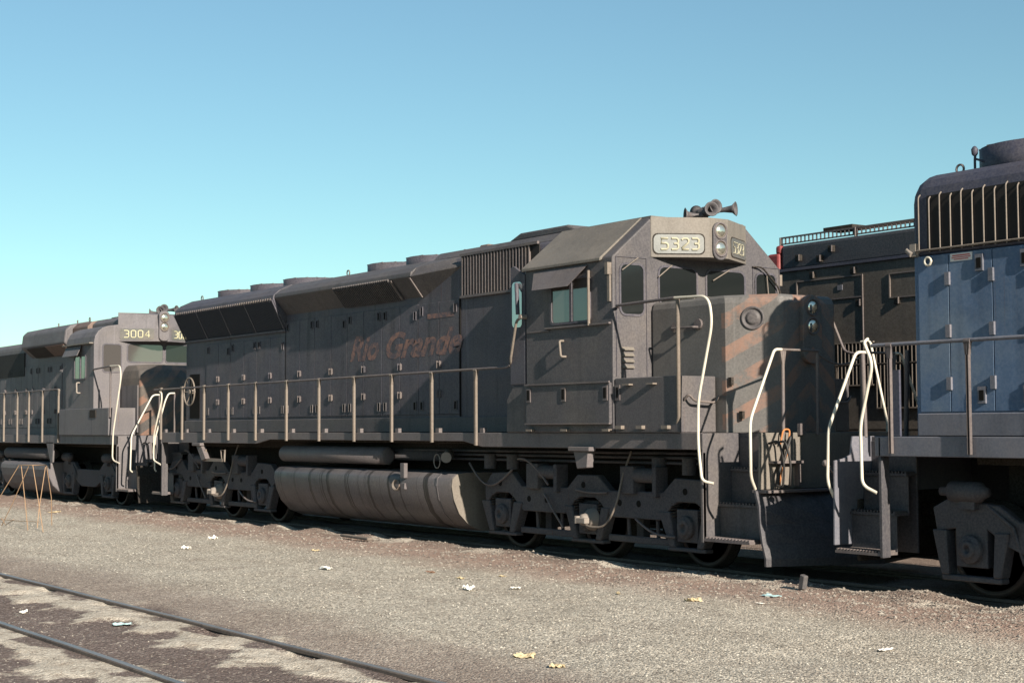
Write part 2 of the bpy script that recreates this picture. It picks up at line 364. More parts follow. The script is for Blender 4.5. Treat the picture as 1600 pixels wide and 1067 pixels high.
# loose stones, more than anyone could count
k2 = NT('loose stone'); oi = k2.n('ShaderNodeAttribute', attribute_name='tone')
x_ = k2.n('ShaderNodeValToRGB'); e = x_.color_ramp.elements; e[0].color = (.07, .055, .048, 1); e[1].color = (.42, .40, .35, 1)
for p_, c_ in ((.35, (.23, .20, .17)), (.7, (.38, .36, .31))):
    q = e.new(p_); q.color = (*c_, 1)
k2.l(oi.outputs['Fac'], x_.inputs[0]); k2.l(x_.outputs[0], k2.b.inputs['Base Color']); k2.b.inputs['Roughness'].default_value = .95
vs = []; fs = []; tone = []
ico = [(0, 0, 1), (.9, 0, .2), (.28, .85, .2), (-.72, .53, .2), (-.72, -.53, .2), (.28, -.85, .2), (0, 0, -.6)]
icf = [(0, i, i % 5+1) for i in range(1, 6)] + [(6, i % 5+1, i) for i in range(1, 6)]
def stone(x, y, s, t):
    z = gheight(x, y); o = len(vs); a = random.random()*6.28; ca, sa_ = math.cos(a), math.sin(a); sxx, syy, szz = (random.uniform(.6, 1.3)*s, random.uniform(.6, 1.2)*s, random.uniform(.4, .9)*s)
    for (px, py, pz) in ico:
        px *= sxx*random.uniform(.8, 1.2); py *= syy*random.uniform(.8, 1.2)
        vs.append((x+px*ca-py*sa_, y+px*sa_+py*ca, z+pz*szz)); tone.append(t)
    fs.extend(tuple(o+i for i in f) for f in icf)
for i in range(34000):
    u = random.random()
    x = 7-33*u**1.6; y = random.uniform(-11, -.9)
    if YN-.1 < y < YN+.1 or YF-.1 < y < YF+.1: continue
    if y > -2.9: t = random.uniform(.05, .45); s = random.uniform(.012, .030)
    elif y > -7: t = min(1, max(0, random.gauss(.55, .17))); s = random.choice((.006, .007, .009, .011, .015))
    else: t = random.uniform(.05, .6); s = random.choice((.006, .008, .012)); 
    if y < -7.4 and random.random() < .7: continue
    stone(x, y, s, t)
me = bpy.data.meshes.new('gravel'); me.from_pydata(vs, [], fs); at = me.attributes.new('tone', 'FLOAT', 'POINT'); at.data.foreach_set('value', tone)
me.materials.append(k2.m); gs = bpy.data.objects.new('gravel', me); C.objects.link(gs); gs['kind'] = 'stuff'; gs['label'] = 'loose grey and red brown stones scattered over the yard'; gs['category'] = 'gravel'

# ------------------------------------------------------------------ tracks
M['railside'] = paint('rusty rail side', (.075, .058, .05), damt=.4, rough=.8)
M['railtop'] = paint('dull rail head', (.20, .205, .21), dust=(.22, .19, .165), damt=.3, streak=0, rough=.42, metal=.35, rust=.2)
def track(label, y0, y1, ztop, xa, xb, ties):
    t = thing('railway_track', label, 'railway track', (0, (y0+y1)/2, ztop), None)
    for y in (y0, y1):
        prof = [(y-.07, ztop-.155), (y+.07, ztop-.155), (y+.07, ztop-.143), (y+.012, ztop-.125), (y+.009, ztop-.045), (y+.035, ztop-.033), (y+.035, ztop-.008), (y+.028, ztop),
                (y-.028, ztop), (y-.035, ztop-.008), (y-.035, ztop-.033), (y-.009, ztop-.045), (y-.012, ztop-.125), (y-.07, ztop-.143)]
        rings = []
        n = 60 if ties else 2
        for i in range(n+1):
            x = xa+(xb-xa)*i/n; dz = (noise.noise(Vector((x*.35, y, 0)))*.018 - .004) if ties else 0; dy = (noise.noise(Vector((x*.3, y, 8)))*.02) if ties else 0
            rings.append([(x, p[0]+dy, p[1]+dz) for p in prof])
        r = MB().loft(rings).build('rail', 'railside', t)
        if ties: MB().loft([[(q[0][0], q[7][1], q[7][2]+.001), (q[0][0], q[8][1], q[8][2]+.001), (q[0][0], q[8][1], q[8][2]-.001), (q[0][0], q[7][1], q[7][2]-.001)] for q in rings]).build('rail_head', 'railtop', r)
    x = xb-.3; i = 0
    while ties and x > xa and i < 96:
        MB().box(x-.12, x+.12, y0-.5, y1+.5, ztop-.30, ztop-.152).build('tie', 'wood', t, .01, 1); x -= .56; i += 1
    return t
track('curving empty track half buried in pale sand in the foreground', YN, YF, -.03, -60, 12, True)
track('track buried in dirt under the coupled grey and blue locomotives', -.752, .752, 0, -70, 40, False)
track('track behind, under the dark locomotive with a red end', 3.55, 5.05, 0, -70, 40, False)

# ------------------------------------------------------------------ locomotive parts
def wheelset(par, x, r=.508, yc=0):
    for s in (-1, 1):
        wv = MB().lathe((x, yc+s*.66, r), (0, s, 0), [(0, .02), (0, r+.025), (.03, r+.025), (.035, r), (.14, r-.004), (.14, r-.07), (.10, r-.09), (.09, .2), (.13, .15), (.13, .02)], 36).build('wheel', 'under', par)
        MB().lathe((x, yc+s*.80, r), (0, s, 0), [(-.004, r-.068), (.003, r-.068), (.003, r-.004), (-.004, r-.004), (-.004, r-.068)], 36).build('wheel_rim', 'rim', wv)
    MB().cyl((x, yc-.66, r), (x, yc+.66, r), .09).build('axle', 'under', par)
def sideframe6(mb, xc, s, yc=0):
    ax = (xc-2.07, xc, xc+2.07); y0, y1 = sorted((yc+s*1.03, yc+s*1.15))
    top = [(ax[0]-.46, .96), (ax[0]-.28, 1.14)]
    def hump(a, l, r): return ([(a-.46, .97), (a-.22, 1.16)] if l else []) + [(a+.24, 1.16), (a+.5, .96)]
    poly = top + hump(ax[0], False, True) + hump(ax[1], True, True) + [(ax[2]-.46, .97), (ax[2]-.22, 1.16), (ax[2]+.36, 1.14), (ax[2]+.60, .96), (ax[2]+.56, .80)]
    for i, a in enumerate(ax[::-1]):
        arch = [(a+.40, .68), (a+.30, .78), (a+.17, .85), (a-.17, .85), (a-.30, .78), (a-.42, .66), (a-.52, .60)]
        if i: poly += [(a+.54, .60)]
        poly += arch if i < 2 else arch[:-1]+[]
    poly += [(ax[0]-.46, .80)]
    mb.prism(poly, 'y', y0, y1)
    # raised flange along the top and bottom gives the casting its lip
    for a in ax:
        for q in (-1, 1):
            o = a+q*.40; yy0, yy1 = sorted((yc+s*1.00, yc+s*1.17))
            w0 = .15 if (a != ax[1]) else .12
            mb.prism([(o-w0*.9 if q < 0 else o-w0*.6, .72), (o+w0*.6 if q < 0 else o+w0*.9, .72), (a+q*.30+(.02 if q > 0 else .10), .27), (a+q*.30-(.10 if q > 0 else .02), .27)], 'y', yy0, yy1)
        yy0, yy1 = sorted((yc+s*1.01, yc+s*1.16)); mb.box(a-.36, a+.36, yy0, yy1, .22, .27)
    for a, b in ((ax[0], ax[1]), (ax[1], ax[2])):
        yy0, yy1 = sorted((yc+s*1.04, yc+s*1.10)); mb.box(a+.40, b-.40, yy0, yy1, .27, .36)
def truck6(loco, xc, yc=0, detail=True, flip=1):
    t = MB().box(xc-.9, xc+.9, yc-1.0, yc+1.0, .62, .80).build('truck', 'truck', loco, .012, 1)
    for s in (-1, 1):
        mb = MB(); sideframe6(mb, xc, s, yc); mb.build('side_frame', 'truck', t, .012, 1)
    for a in (xc-2.07, xc, xc+2.07):
        wheelset(t, a, yc=yc)
        for s in (-1, 1):
            MB().box(a-.20, a+.20, *sorted((yc+s*.98, yc+s*1.14)), .34, .76).lathe((a, yc+s*1.14, .53), (0, s, 0), [(0, .15), (.05, .15), (.06, .11), (.08, .10), (.08, .05), (.04, .04), (.04, .001)], 18).build('journal_box', 'truck', t, .008, 1)
            for q in (-1, 1):
                pts = [(a+q*.27+.055*math.cos(i*.9), yc+s*1.09+.055*math.sin(i*.9), .64+i*.0058) for i in range(36)]
                MB().tube(pts, .012, 5).build('spring', 'under', t)
    holes = MB()
    for a, z in [(xc-2.07-.05, .99), (xc-1.38, .78), (xc-.95, .78), (xc-.08, 1.02), (xc+.72, .80), (xc+1.12, .80), (xc+2.05, .99)]:
        holes.cyl((a, yc-1.154, z), (a, yc-1.149, z), .045, n=12); holes.cyl((a, yc+1.154, z), (a, yc+1.149, z), .045, n=12)
    holes.build('core_hole_shade', 'black', t)  # proud black discs painting the shade inside the casting holes
    for s in (-1, 1):
        for a in (xc-1.22, xc+.95):
            bc = MB()
            bc.box(a-.14, a+.14, *sorted((yc+s*1.0, yc+s*1.22)), .93, 1.30)
            bc.cyl((a+.12, yc+s*1.13, 1.18), (a+.55, yc+s*1.13, 1.18), .10, n=14)
            bc.box(a+.52, a+.60, *sorted((yc+s*1.0, yc+s*1.22)), .90, 1.30)
            bc.build('brake_cylinder', 'truck', t, .01, 1)
        for a in (xc-2.07+.72, xc-.75, xc+.75, xc+2.07-.72):
            br = MB()
            br.tube([(a, yc+s*1.02, .95), (a+.04, yc+s*1.05, .6), (a+.02, yc+s*1.02, .34)], .028, 6)
            br.box(a-.07, a+.07, *sorted((yc+s*.7, yc+s*.82)), .30, .72)
            br.build('brake_rigging', 'truck', t)
    if detail:
        s = -1
        MB().lathe((xc+.12, yc-1.14, .55), (0, -1, 0), [(0, .16), (.05, .15), (.12, .09), (.20, .075), (.22, .03), (.22, .001)], 16).build('axle_generator', 'grime', t)
        MB().tube(fillet([(xc+.12, -1.34, .52), (xc+.30, -1.36, .46), (xc+.62, -1.33, .47), (xc+.82, -1.28, .78), (xc+.86, -1.22, 1.15), (xc+.98, -1.15, 1.5)], .25, 8), .015, 8).build('speed_cable', 'post', t)
        MB().box(xc+.06, xc+.26, -1.40, -1.31, .50, .58).cyl((xc+.05, -1.36, .50), (xc+.05, -1.36, .60), .045, n=10).build('cable_plug', 'grime', t, .01, 1)
        for a, b, z0, z1, sg in ((xc-2.9, xc-1.75, 1.28, 1.2, .3), (xc-1.6, xc-.85, 1.36, 1.0, -.05), (xc-.95, xc-.5, .86, .40, .05), (xc+1.1, xc+1.9, .6, .40, .1), (xc-.2, xc+.5, .95, .93, .02)):
            hs = MB().tube([(a+(b-a)*i/10, -1.19-.03*math.sin(i*.314), z0+(z1-z0)*(i/10)**1.7 - sg*math.sin(i*.314)) for i in range(11)], .017, 6)
            hs.build('air_hose', 'pipe', t)
    return t
def truck4(loco, xc, yc=0, tm_='truck'):
    t = MB().box(xc-.5, xc+.5, yc-1.0, yc+1.0, .5, .78).build('truck', tm_, loco, .012, 1)
    for s in (-1, 1):
        mb = MB()
        y0, y1 = sorted((yc+s*1.03, yc+s*1.13)); a, b = xc-1.37, xc+1.37
        mb.prism([(a-.5, .95), (a-.3, 1.05), (a+.35, 1.0), (a+.6, .84), (b-.6, .84), (b-.35, 1.0), (b+.3, 1.05), (b+.5, .95), (b+.45, .7), (b+.2, .74), (b-.2, .74), (b-.45, .58), (xc+.5, .42), (xc-.5, .42), (a+.45, .58), (a+.2, .74), (a-.2, .74), (a-.45, .7)], 'y', y0, y1)
        for q in (a, b):
            for e_ in (-1, 1): mb.prism([(q+e_*.40-.09, .72), (q+e_*.40+.09, .72), (q+e_*.33+.05, .25), (q+e_*.33-.05, .25)], 'y', *sorted((yc+s*1.0, yc+s*1.16)))
            mb.box(q-.38, q+.38, *sorted((yc+s*1.01, yc+s*1.15)), .19, .25)
        mb.build('side_frame', tm_, t, .012, 1)
    for q in (xc-1.37, xc+1.37):
        wheelset(t, q, yc=yc)
        for s in (-1, 1):
            MB().box(q-.2, q+.2, *sorted((yc+s*.98, yc+s*1.13)), .34, .76).lathe((q, yc+s*1.13, .53), (0, s, 0), [(0, .15), (.05, .15), (.06, .1), (.09, .09), (.09, .04), (.05, .03), (.05, .001)], 16).build('journal_box', tm_, t, .008, 1)
            MB().lathe((q-.35 if q < xc else q-.25, yc+s*1.16, 1.13), (1, 0, 0), [(0, .02), (0, .05), (.12, .05), (.14, .11), (.50, .11), (.54, .07), (.60, .05), (.60, .001)], 18).box(q-.1, q+.1, *sorted((yc+s*1.05, yc+s*1.2)), .95, 1.06).build('brake_cylinder', tm_, t)
            MB().tube([(q+.2, yc+s*1.12, 1.0), (q+.55, yc+s*1.16, .78), (q+.62, yc+s*1.08, .4)], .02, 6).build('brake_rod', tm_, t)
    return t
def stepwell(loco, xe, d, s, zd=1.75, mat='grey', ret=.80, narrow=False):
    """corner steps; xe end of platform, d outward direction, s side"""
    y0, y1 = sorted((s*1.52, s*1.14)); xi = xe-d*ret
    a, b = sorted((xi, xe-d*.03))
    if narrow: st = MB().box(*sorted((xi-d*.03, xi)), *sorted((s*1.52, s*1.38)), .40, zd-.215).box(*sorted((xi-d*.03, xi)), *sorted((s*1.52, s*.90)), zd-.21, zd-.006)
    else: st = MB().box(*sorted((xi-d*.03, xi)), *sorted((s*1.52, s*.88)), .40, zd-.006)
    st.box(a, b, *sorted((s*.90, s*.87)), .42, zd-.052).box(a, b, *sorted((s*1.245, s*1.23)), .42, .84).box(a, b, *sorted((s*1.045, s*1.03)), .84, 1.27)
    st.box(*sorted((xi, xi-d*.045)), *sorted((s*1.525, s*1.47)), .40, zd-.24)
    o = st.build('step_well', mat, loco, .006, 1)
    for z, yo, yi in ((.42, 1.52, 1.24), (.84, 1.27, 1.04), (1.27, 1.07, .90)):
        tr = MB().box(a, b, *sorted((s*yo, s*yi)), z, z+.03)
        n = 14
        for i in range(n):
            xx = a+(b-a)*(i+.3)/n; tr.box(xx, xx+(b-a)/n*.45, *sorted((s*(yo-.005), s*(yi+.02))), z+.03, z+.052)
        tr.build('step_tread', 'pipe' if z < .5 else mat, o)
    return o
def handrail(loco, pts, r=.021, mat='pipe', name='handrail', fr=.1): return MB().tube(fillet(pts, fr), r, 8).build(name, mat, loco)
def stanchion(loco, x, y, z0, z1, mat='post', s=-1):
    m_ = MB().box(x-.019, x-.011, y-.020, y+.020, z0, z1-.02).box(x+.011, x+.019, y-.020, y+.020, z0, z1-.02).box(x-.011, x+.011, y+.010 if s < 0 else y-.016, y+.016 if s < 0 else y-.010, z0, z1-.02)
    m_.cyl((x-.04, y, z1), (x+.04, y, z1), .028, n=10).prism([(x-.022, z1-.14), (x+.022, z1-.14), (x+.04, z1-.015), (x-.04, z1-.015)], 'y', y-.02, y+.02)
    return m_.build('stanchion', mat, loco)
def coupler(loco, xe, d, z=.86):
    m_ = MB().box(*sorted((xe-d*.2, xe+d*.42)), -.075, .075, z-.08, z+.08)
    m_.box(*sorted((xe+d*.38, xe+d*.62)), -.17, .10, z-.15, z+.15).box(*sorted((xe+d*.55, xe+d*.72)), -.17, -.04, z-.14, z+.14)
    m_.box(*sorted((xe-d*.05, xe+d*.12)), -.28, .28, z-.22, z+.22)
    return m_.build('coupler', 'under', loco, .02, 2)
def mu_hoses(loco, xe, d, y, z=1.5, mats=('rubber', 'rubber', 'pipe')):
    for i, mt in enumerate(mats):
        yy = y+.11*i
        MB().tube(fillet([(xe+d*.03, yy, z), (xe+d*.20, yy, z+.04), (xe+d*.27, yy+.02, z-.22), (xe+d*.22, yy+.04, z-.52), (xe+d*.14, yy+.02, z-.50)], .15, 6), .015, 7).build('air_hose', mt, loco)
def platform(loco, xr, xf, zd, ls, mat='sill', notch=None, cr=0, cf=0):
    XR_, XF_ = xr, xf; xr += cr; xf -= cf
    zb = zd-.21
    if notch:
        a, b, c_, d_ = notch
        poly = [(xr, zd), (xf, zd), (xf, zb), (d_, zb), (c_, zb+.08), (b, zb+.08), (a, zb), (xr, zb)]
    else: poly = [(xr, zd), (xf, zd), (xf, zb), (xr, zb)]
    for s in (-1, 1): MB().prism(poly, 'y', *sorted((s*1.49, s*1.52))).build('side_sill', mat, loco, .006, 1)
    MB().box(xr+.01, xf-.01, -1.488, 1.488, zd-.05, zd-.004).box(xf-.012, XF_, -.89, .89, zd-.05, zd-.006).box(XR_, xr+.012, -.89, .89, zd-.05, zd-.006).build('deck', 'grey', loco)
    MB().box(xr+.9, xf-.9, -.42, .42, .95, zd-.05).box(xr+.9, xf-.9, -.95, -.86, zd-.30, zd-.05).box(xr+.9, xf-.9, .86, .95, zd-.30, zd-.05).box(xr+.5, xf-.5, -1.3, -1.2, zd-.17, zd-.05).build('underframe', 'under', loco, .01, 1)
def end_sheet(loco, xe, d, zd, poly=None, mat='grey'):
    poly = poly or [(-1.35, zd), (1.35, zd), (1.37, 1.07), (-1.37, 1.07)]
    return MB().prism(poly, 'x', xe-d*.03, xe).build('end_plate', mat, loco, .006, 1)
def plow(loco, xe, d, zt=1.06, w=1.38, out=.42, mat='under'):
    m_ = MB(); secs = []
    ys_ = [-w, -w*.66, -w*.33, 0, w*.33, w*.66, w]
    prof = [(0, zt), (.10, zt-.18), (.13, zt-.40), (.20, zt-.62), (.30, zt-.80), (.30, .17)]
    rings = []
    for y in ys_:
        k_ = out*(1-abs(y)/w)
        front = [(xe+d*(px*(.55+.45*(1-abs(y)/w))+k_*min(1, (zt-pz)/.5)), y, pz) for px, pz in prof]
        back = [(q[0]-d*.03, q[1], q[2]) for q in front[::-1]]
        rings.append(front+back)
    m_.loft(rings)
    return m_.build('snow_plow', mat, loco)
def lamp(loco, p, d, r=.095, name='headlight'):
    h = MB().lathe(p, d, [(-.05, r*.6), (-.05, r+.018), (.012, r+.018), (.012, r), (-.01, r)], 20).build(name, 'pipe', loco)
    MB().lathe(Vector(p)+Vector(d).normalized()*-.012, d, [(0, r*.98), (.012, r*.9), (.030, r*.6), (.036, r*.3), (.038, .001)], 20).build('lens', 'chrome', h)
def eye(loco, x, y, z):
    MB().tube([(x+.05*math.cos(t), y, z+.06+.05*math.sin(t)) for t in [i*math.pi/8 for i in range(16)]], .013, 6, True).box(x-.02, x+.02, y-.01, y+.01, z-.02, z+.02).build('lifting_eye', 'pipe', loco)
def fan(loco, x, z, r=.66, h=.22):
    f_ = MB().lathe((x, 0, z-.15), (0, 0, 1), [(0, .1), (0, r), (.15+h, r), (.15+h, r-.05), (.15+h*.5, r-.06), (.15+h*.5, .05)], 40).build('radiator_fan', 'bluedark' if loco.get('dk') else 'greyside', loco)
    gr = MB()
    for i in range(9):
        yy = -r+.06+(2*r-.12)*i/8; L = math.sqrt(max(0, r*r-yy*yy)); gr.box(x-L, x+L, yy-.01, yy+.01, z+h-.012, z+h+.006)
    gr.build('fan_guard', 'pipe', f_)
def horns(loco, x, y, z, mat='grey'):
    m_ = MB().cyl((x, y, z-.1), (x, y, z+.16), .045, n=10).cyl((x-.08, y, z+.16), (x+.08, y, z+.16), .07, n=12)
    h = m_.build('air_horn', mat, loco); f_ = .82
    for dx, dy, L, zz in ((.95, -.15, .34, .20), (.98, -.5, .42, .15), (.9, .55, .55, .17), (-.5, -.9, .36, .11), (-.95, .35, .40, .19)):
        v = Vector((dx, dy, .03)).normalized(); p = Vector((x, y, z+zz))
        MB().lathe(p, v, [(0, .03), (.05, .055), (.09, .03), (L*.5, .035), (L*.72, .055), (L*.82, .105), (L*.82, .09), (L*.7, .045), (L*.5, .02), (L*.5, .001)], 18).build('bell', mat, h)
def hood_door(loco, x0, x1, z0, z1, y=-.92, mat='greyside', hz=(2.43, 2.92), lz=(2.18, 3.60), flip=False):
    dr = MB().box(x0, x1, y-.014, y+.01, z0, z1).build('hood_door', mat, loco, .004, 1)
    for i, z in enumerate(lz):
        xx = x0+.10 if not flip else x1-.10
        MB().box(xx-.045, xx-.03, y-.030, y-.012, z-.075, z+.075).box(xx+.03, xx+.045, y-.030, y-.012, z-.075, z+.075).box(xx-.03, xx+.03, y-.026, y-.012, z+.06, z+.075).box(xx-.03, xx+.03, y-.026, y-.012, z-.075, z-.06).build('door_latch', 'grey' if i == 0 else mat, dr)
        MB().box(xx-.03, xx+.03, y-.018, y-.015, z-.06, z+.06).build('latch_recess_shade', 'black', dr)  # flat black plate for the shade inside the latch pocket
    xh = x0+.035 if flip else x1-.035
    for z in hz:
        MB().box(xh-.02, xh+.02, y-.030, y-.013, z-.05, z+.05).cyl((xh, y-.032, z-.06), (xh, y-.032, z+.06), .012, n=8).build('hinge', 'pipe' if z < 2.6 or random.random() < .6 else mat, dr)
def rounded_rect(u0, u1, v0, v1, r, n=4):
    out = []
    for cu, cv, a0 in ((u1-r, v1-r, 0), (u0+r, v1-r, 90), (u0+r, v0+r, 180), (u1-r, v0+r, 270)):
        for i in range(n+1):
            a = R(a0+90*i/n); out.append((cu+r*math.cos(a), cv+r*math.sin(a)))
    return out
def win_x(loco, x, d, y0, y1, z0, z1, r=.07, mat='glass', name='cab_window', wiper=True):
    """window in a wall facing along X"""
    fr = MB(); outer = rounded_rect(y0-.03, y1+.03, z0-.03, z1+.03, r+.03); inner = rounded_rect(y0, y1, z0, z1, r); n = len(outer)
    for xx, a in ((x+d*.012, 0),):
        fr.add([(xx, *p) for p in outer]+[(xx, *p) for p in inner]+[(x-d*.01, *p) for p in outer]+[(x-d*.01, *p) for p in inner],
               [(i, (i+1) % n, n+(i+1) % n, n+i) for i in range(n)]+[(i, (i+1) % n, 2*n+(i+1) % n, 2*n+i) for i in range(n)]+[(n+i, n+(i+1) % n, 3*n+(i+1) % n, 3*n+i) for i in range(n)])
    o = fr.build(name, 'greyside', loco)
    MB().prism(inner, 'x', x, x+d*.004).build('pane', mat, o)
    return o
def win_y(loco, y, x0, x1, z0, z1, s=-1, r=.05, mat='glass', name='cab_window', bars=()):
    fr = MB(); outer = rounded_rect(x0-.035, x1+.035, z0-.035, z1+.035, r+.03); inner = rounded_rect(x0, x1, z0, z1, r); n = len(outer)
    fr.add([(p[0], y+s*.02, p[1]) for p in outer]+[(p[0], y+s*.02, p[1]) for p in inner]+[(p[0], y-s*.01, p[1]) for p in outer]+[(p[0], y-s*.01, p[1]) for p in inner],
           [(i, (i+1) % n, n+(i+1) % n, n+i) for i in range(n)]+[(i, (i+1) % n, 2*n+(i+1) % n, 2*n+i) for i in range(n)]+[(n+i, n+(i+1) % n, 3*n+(i+1) % n, 3*n+i) for i in range(n)])
    for b in bars: fr.box(b-.025, b+.025, *sorted((y+s*.022, y+s*.0)), z0, z1)
    o = fr.build(name, 'greyside', loco)
    MB().prism(inner, 'y', *sorted((y+s*.001, y+s*.005))).build('pane', mat, o)
    return o
GRP = 'freight locomotives standing coupled in the yard'

# ================================================================== six-axle grey locomotive 5323
L = thing('diesel_locomotive', 'charcoal six-axle diesel locomotive numbered 5323 with faded orange lettering on its hood', 'locomotive', (-9.25, 0, 0), GRP)
platform(L, -18.51, -.03, 1.75, L, notch=(-13.35, -12.8, -6.2, -5.7), cr=.54, cf=.82)
truck6(L, -3.63); truck6(L, -15.92)
# hood -------------------------------------------------
def hood_section(zt=4.62, w=.92, r=.22, z0=1.75):
    pts = [(-w, z0), (-w, zt-r)] + [(-w+r-r*math.cos(R(a)), zt-r+r*math.sin(R(a))) for a in (22, 45, 67)] + [(-w+r, zt)]
    return pts + [(-p[0], p[1]) for p in pts[::-1]]
MB().prism(hood_section(), 'x', -18.10, -4.5).build('hood', 'greyside', L, .02, 2)
MB().box(-18.12, -4.52, -.945, .945, 1.752, 2.0).build('hood_base', 'grey', L, .01, 1)
xd = -17.0
k_ = 0
while xd < -7.5:
    wd = (.60, .60, .64)[k_ % 3]; hi = 3.60 if xd < -13.4 else 3.88
    hood_door(L, xd+.006, xd+wd-.006, 2.045, hi, lz=(2.19, hi-.12-.06*(k_ % 4 == 1)), hz=(2.38, 2.86), flip=k_ % 2 == 1); xd += wd; k_ += 1
MB().box(-7.13, -5.02, -.932, -.915, 3.90, 4.585).build('intake_backing', 'screen', L)
gm = MB()
x = -7.09
while x < -5.2: gm.box(x, x+.028, -.965, -.93, 3.93, 4.56); x += .083
gm.box(-7.13, -5.02, -.97, -.93, 3.89, 3.93).box(-7.13, -5.02, -.97, -.93, 4.56, 4.60).build('intake_grille', 'pipe', L)
sm = MB()
for x in (-7.18, -13.3, -5.0): sm.box(x-.010, x+.010, -.936, -.92, 2.0, 3.9)
sm.build('seam_strip', 'black', L)
# roof hatches
MB().prism([(-.80, 4.60), (-.66, 4.73), (.66, 4.73), (.80, 4.60)], 'x', -8.2, -4.5).build('roof_hatch', 'grey', L, .02, 2)
MB().prism([(-6.30, 4.72), (-5.95, 4.84), (-4.75, 4.84), (-4.45, 4.72)], 'y', -.62, .62).build('intake_hatch', 'grey', L, .03, 2)
MB().box(-7.55, -7.3, -.3, .1, 4.73, 4.83).build('roof_box', 'gpbrown', L, .02, 1)
for xx in (-16.9, -15.3, -13.8, -10.45, -9.1): fan(L, xx, 4.62, .66, .15)
for xx in (-17.95, -16.9, -11.4, -7.5): eye(L, xx, -.62, 4.62)
MB().tube(fillet([(-17.25, -.5, 4.6), (-17.25, -.5, 4.78), (-16.95, -.5, 4.78)], .04), .018, 6).build('grab_iron', 'pipe', L)
# flared radiators, both sides
for s in (-1, 1):
    def fl(y, z, k=s): return (k*y*-1 if False else k*y, z)
    prof = [(.90, 3.70), (1.22, 4.30), (1.20, 4.39), (1.08, 4.49), (.80, 4.615), (.70, 4.40)]
    MB().prism([fl(*p) for p in prof], 'x', -18.06, -13.29).build('radiator_flare', 'greyside', L, .015, 2)
    fn = MB()
    x = -17.98
    while x < -13.35:
        fn.prism([fl(.917, 3.735), fl(1.205, 4.27), fl(1.225, 4.262), fl(.937, 3.727)], 'x', x, x+.022); x += .052
    fn.build('radiator_screen', 'radscreen', L)
    rb = MB()
    for x in (-18.05, -16.9, -15.72, -14.55, -13.33):
        rb.prism([fl(.912, 3.70), fl(1.215, 4.30), fl(1.240, 4.29), fl(.937, 3.69)], 'x', x-.018, x+.018)
    rb.prism([fl(.90, 3.69), fl(.96, 3.69), fl(.965, 3.73), fl(.905, 3.73)], 'x', -18.06, -13.29)
    rb.build('radiator_frame', 'greyside', L)
    nz = MB().box(-18.0, -13.35, *sorted((s*1.21, s*1.222)), 4.30, 4.312); x = -17.95
    while x < -13.4: nz.box(x, x+.05, *sorted((s*1.21, s*1.235)), 4.285, 4.33); x += .105
    nz.build('screen_clip', 'pipe', L)
    # dynamic brake section
    prof = [(.90, 3.98), (1.19, 4.33), (1.18, 4.40), (1.06, 4.49), (.78, 4.615), (.70, 4.40)]
    MB().prism([fl(*p) for p in prof], 'x', -13.29, -8.28).build('brake_hatch', 'grey', L, .015, 2)
    MB().prism([fl(.93, 4.00), fl(1.175, 4.30), fl(1.189, 4.293), fl(.944, 3.993)], 'x', -10.95, -8.95).build('brake_grille', 'screen', L)
    fn = MB(); x = -10.93
    while x < -8.97:
        fn.prism([fl(.935, 3.995), fl(1.18, 4.30), fl(1.195, 4.345), fl(1.22, 4.33), fl(1.20, 4.285), fl(.958, 3.985)], 'x', x, x+.022); x += .062
    fn.build('brake_grille_fin', 'grey', L)
    MB().prism([fl(.93, 4.0), fl(1.18, 4.31), fl(1.20, 4.30), fl(.95, 3.99)], 'x', -8.97, -8.9).prism([fl(.93, 4.0), fl(1.18, 4.31), fl(1.20, 4.30), fl(.95, 3.99)], 'x', -8.34, -8.29).build('brake_frame', 'pipe', L)
    # tapering front of the flare
    a = [(-8.28, s*.915, 3.98), (-8.28, s*1.19, 4.33), (-8.28, s*1.06, 4.49), (-8.28, s*.78, 4.61), (-8.28, s*.7, 4.2)]
    b = [(-7.15, s*.915, 4.40), (-7.15, s*.925, 4.41), (-7.15, s*.915, 4.45), (-7.15, s*.76, 4.61), (-7.15, s*.7, 4.2)]
    MB().loft([a, b]).build('hatch_fairing', 'grey', L, .01, 2)
# faded lettering
text_mesh('lettering', 'Rio', .43, 'letter', L, (-10.78, -.936, 3.03), (1, 0, 0), (0, 0, 1), .001, .42, 1.05, .035)
text_mesh('lettering', 'Grande', .43, 'letter', L, (-9.50, -.936, 3.03), (1, 0, 0), (0, 0, 1), .001, .42, 2.4, .035)
MB().box(-8.15, -7.35, -.9385, -.9365, 3.62, 3.70).build('lettering_bar', 'letter', L)
# flat black panel standing in for the shade of the hand brake niche
MB().box(-17.87, -17.36, -.928, -.915, 2.05, 3.0).build('brake_niche_shade', 'black', L)
bw = MB().tube([(-17.62+.28*math.cos(t), -1.05, 2.62+.30*math.sin(t)) for t in [i*math.pi/12 for i in range(24)]], .018, 6, True)
for i in range(6):
    t = i*math.pi/3; bw.tube([(-17.62, -1.0, 2.62), (-17.62+.28*math.cos(t), -1.05, 2.62+.30*math.sin(t))], .012, 5)
bw.cyl((-17.62, -.9, 2.62), (-17.62, -1.06, 2.62), .05, n=12).build('brake_wheel', 'post', L)
# cab ---------------------------------------------------
XB, XC = -4.50, -2.52
cabp = [(-1.56, 1.752), (-1.56, 4.10), (-.86, 4.68), (.86, 4.68), (1.56, 4.10), (1.56, 1.752)]
MB().prism(cabp, 'x', XB, XC).build('cab', 'grey', L, .02, 2)
# roof skin, sun bleached, 3 mm proud
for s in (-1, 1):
    MB().prism([(s*1.60, 4.055), (s*1.60, 4.10), (s*.86, 4.70), (s*.80, 4.685), (s*1.54, 4.085)], 'x', XB-.05, XC-.22).build('cab_roof', 'greypale', L, .008, 1)
MB().box(XB-.05, XC-.02, -.86, .86, 4.682, 4.70).build('roof_top', 'greypale', L)
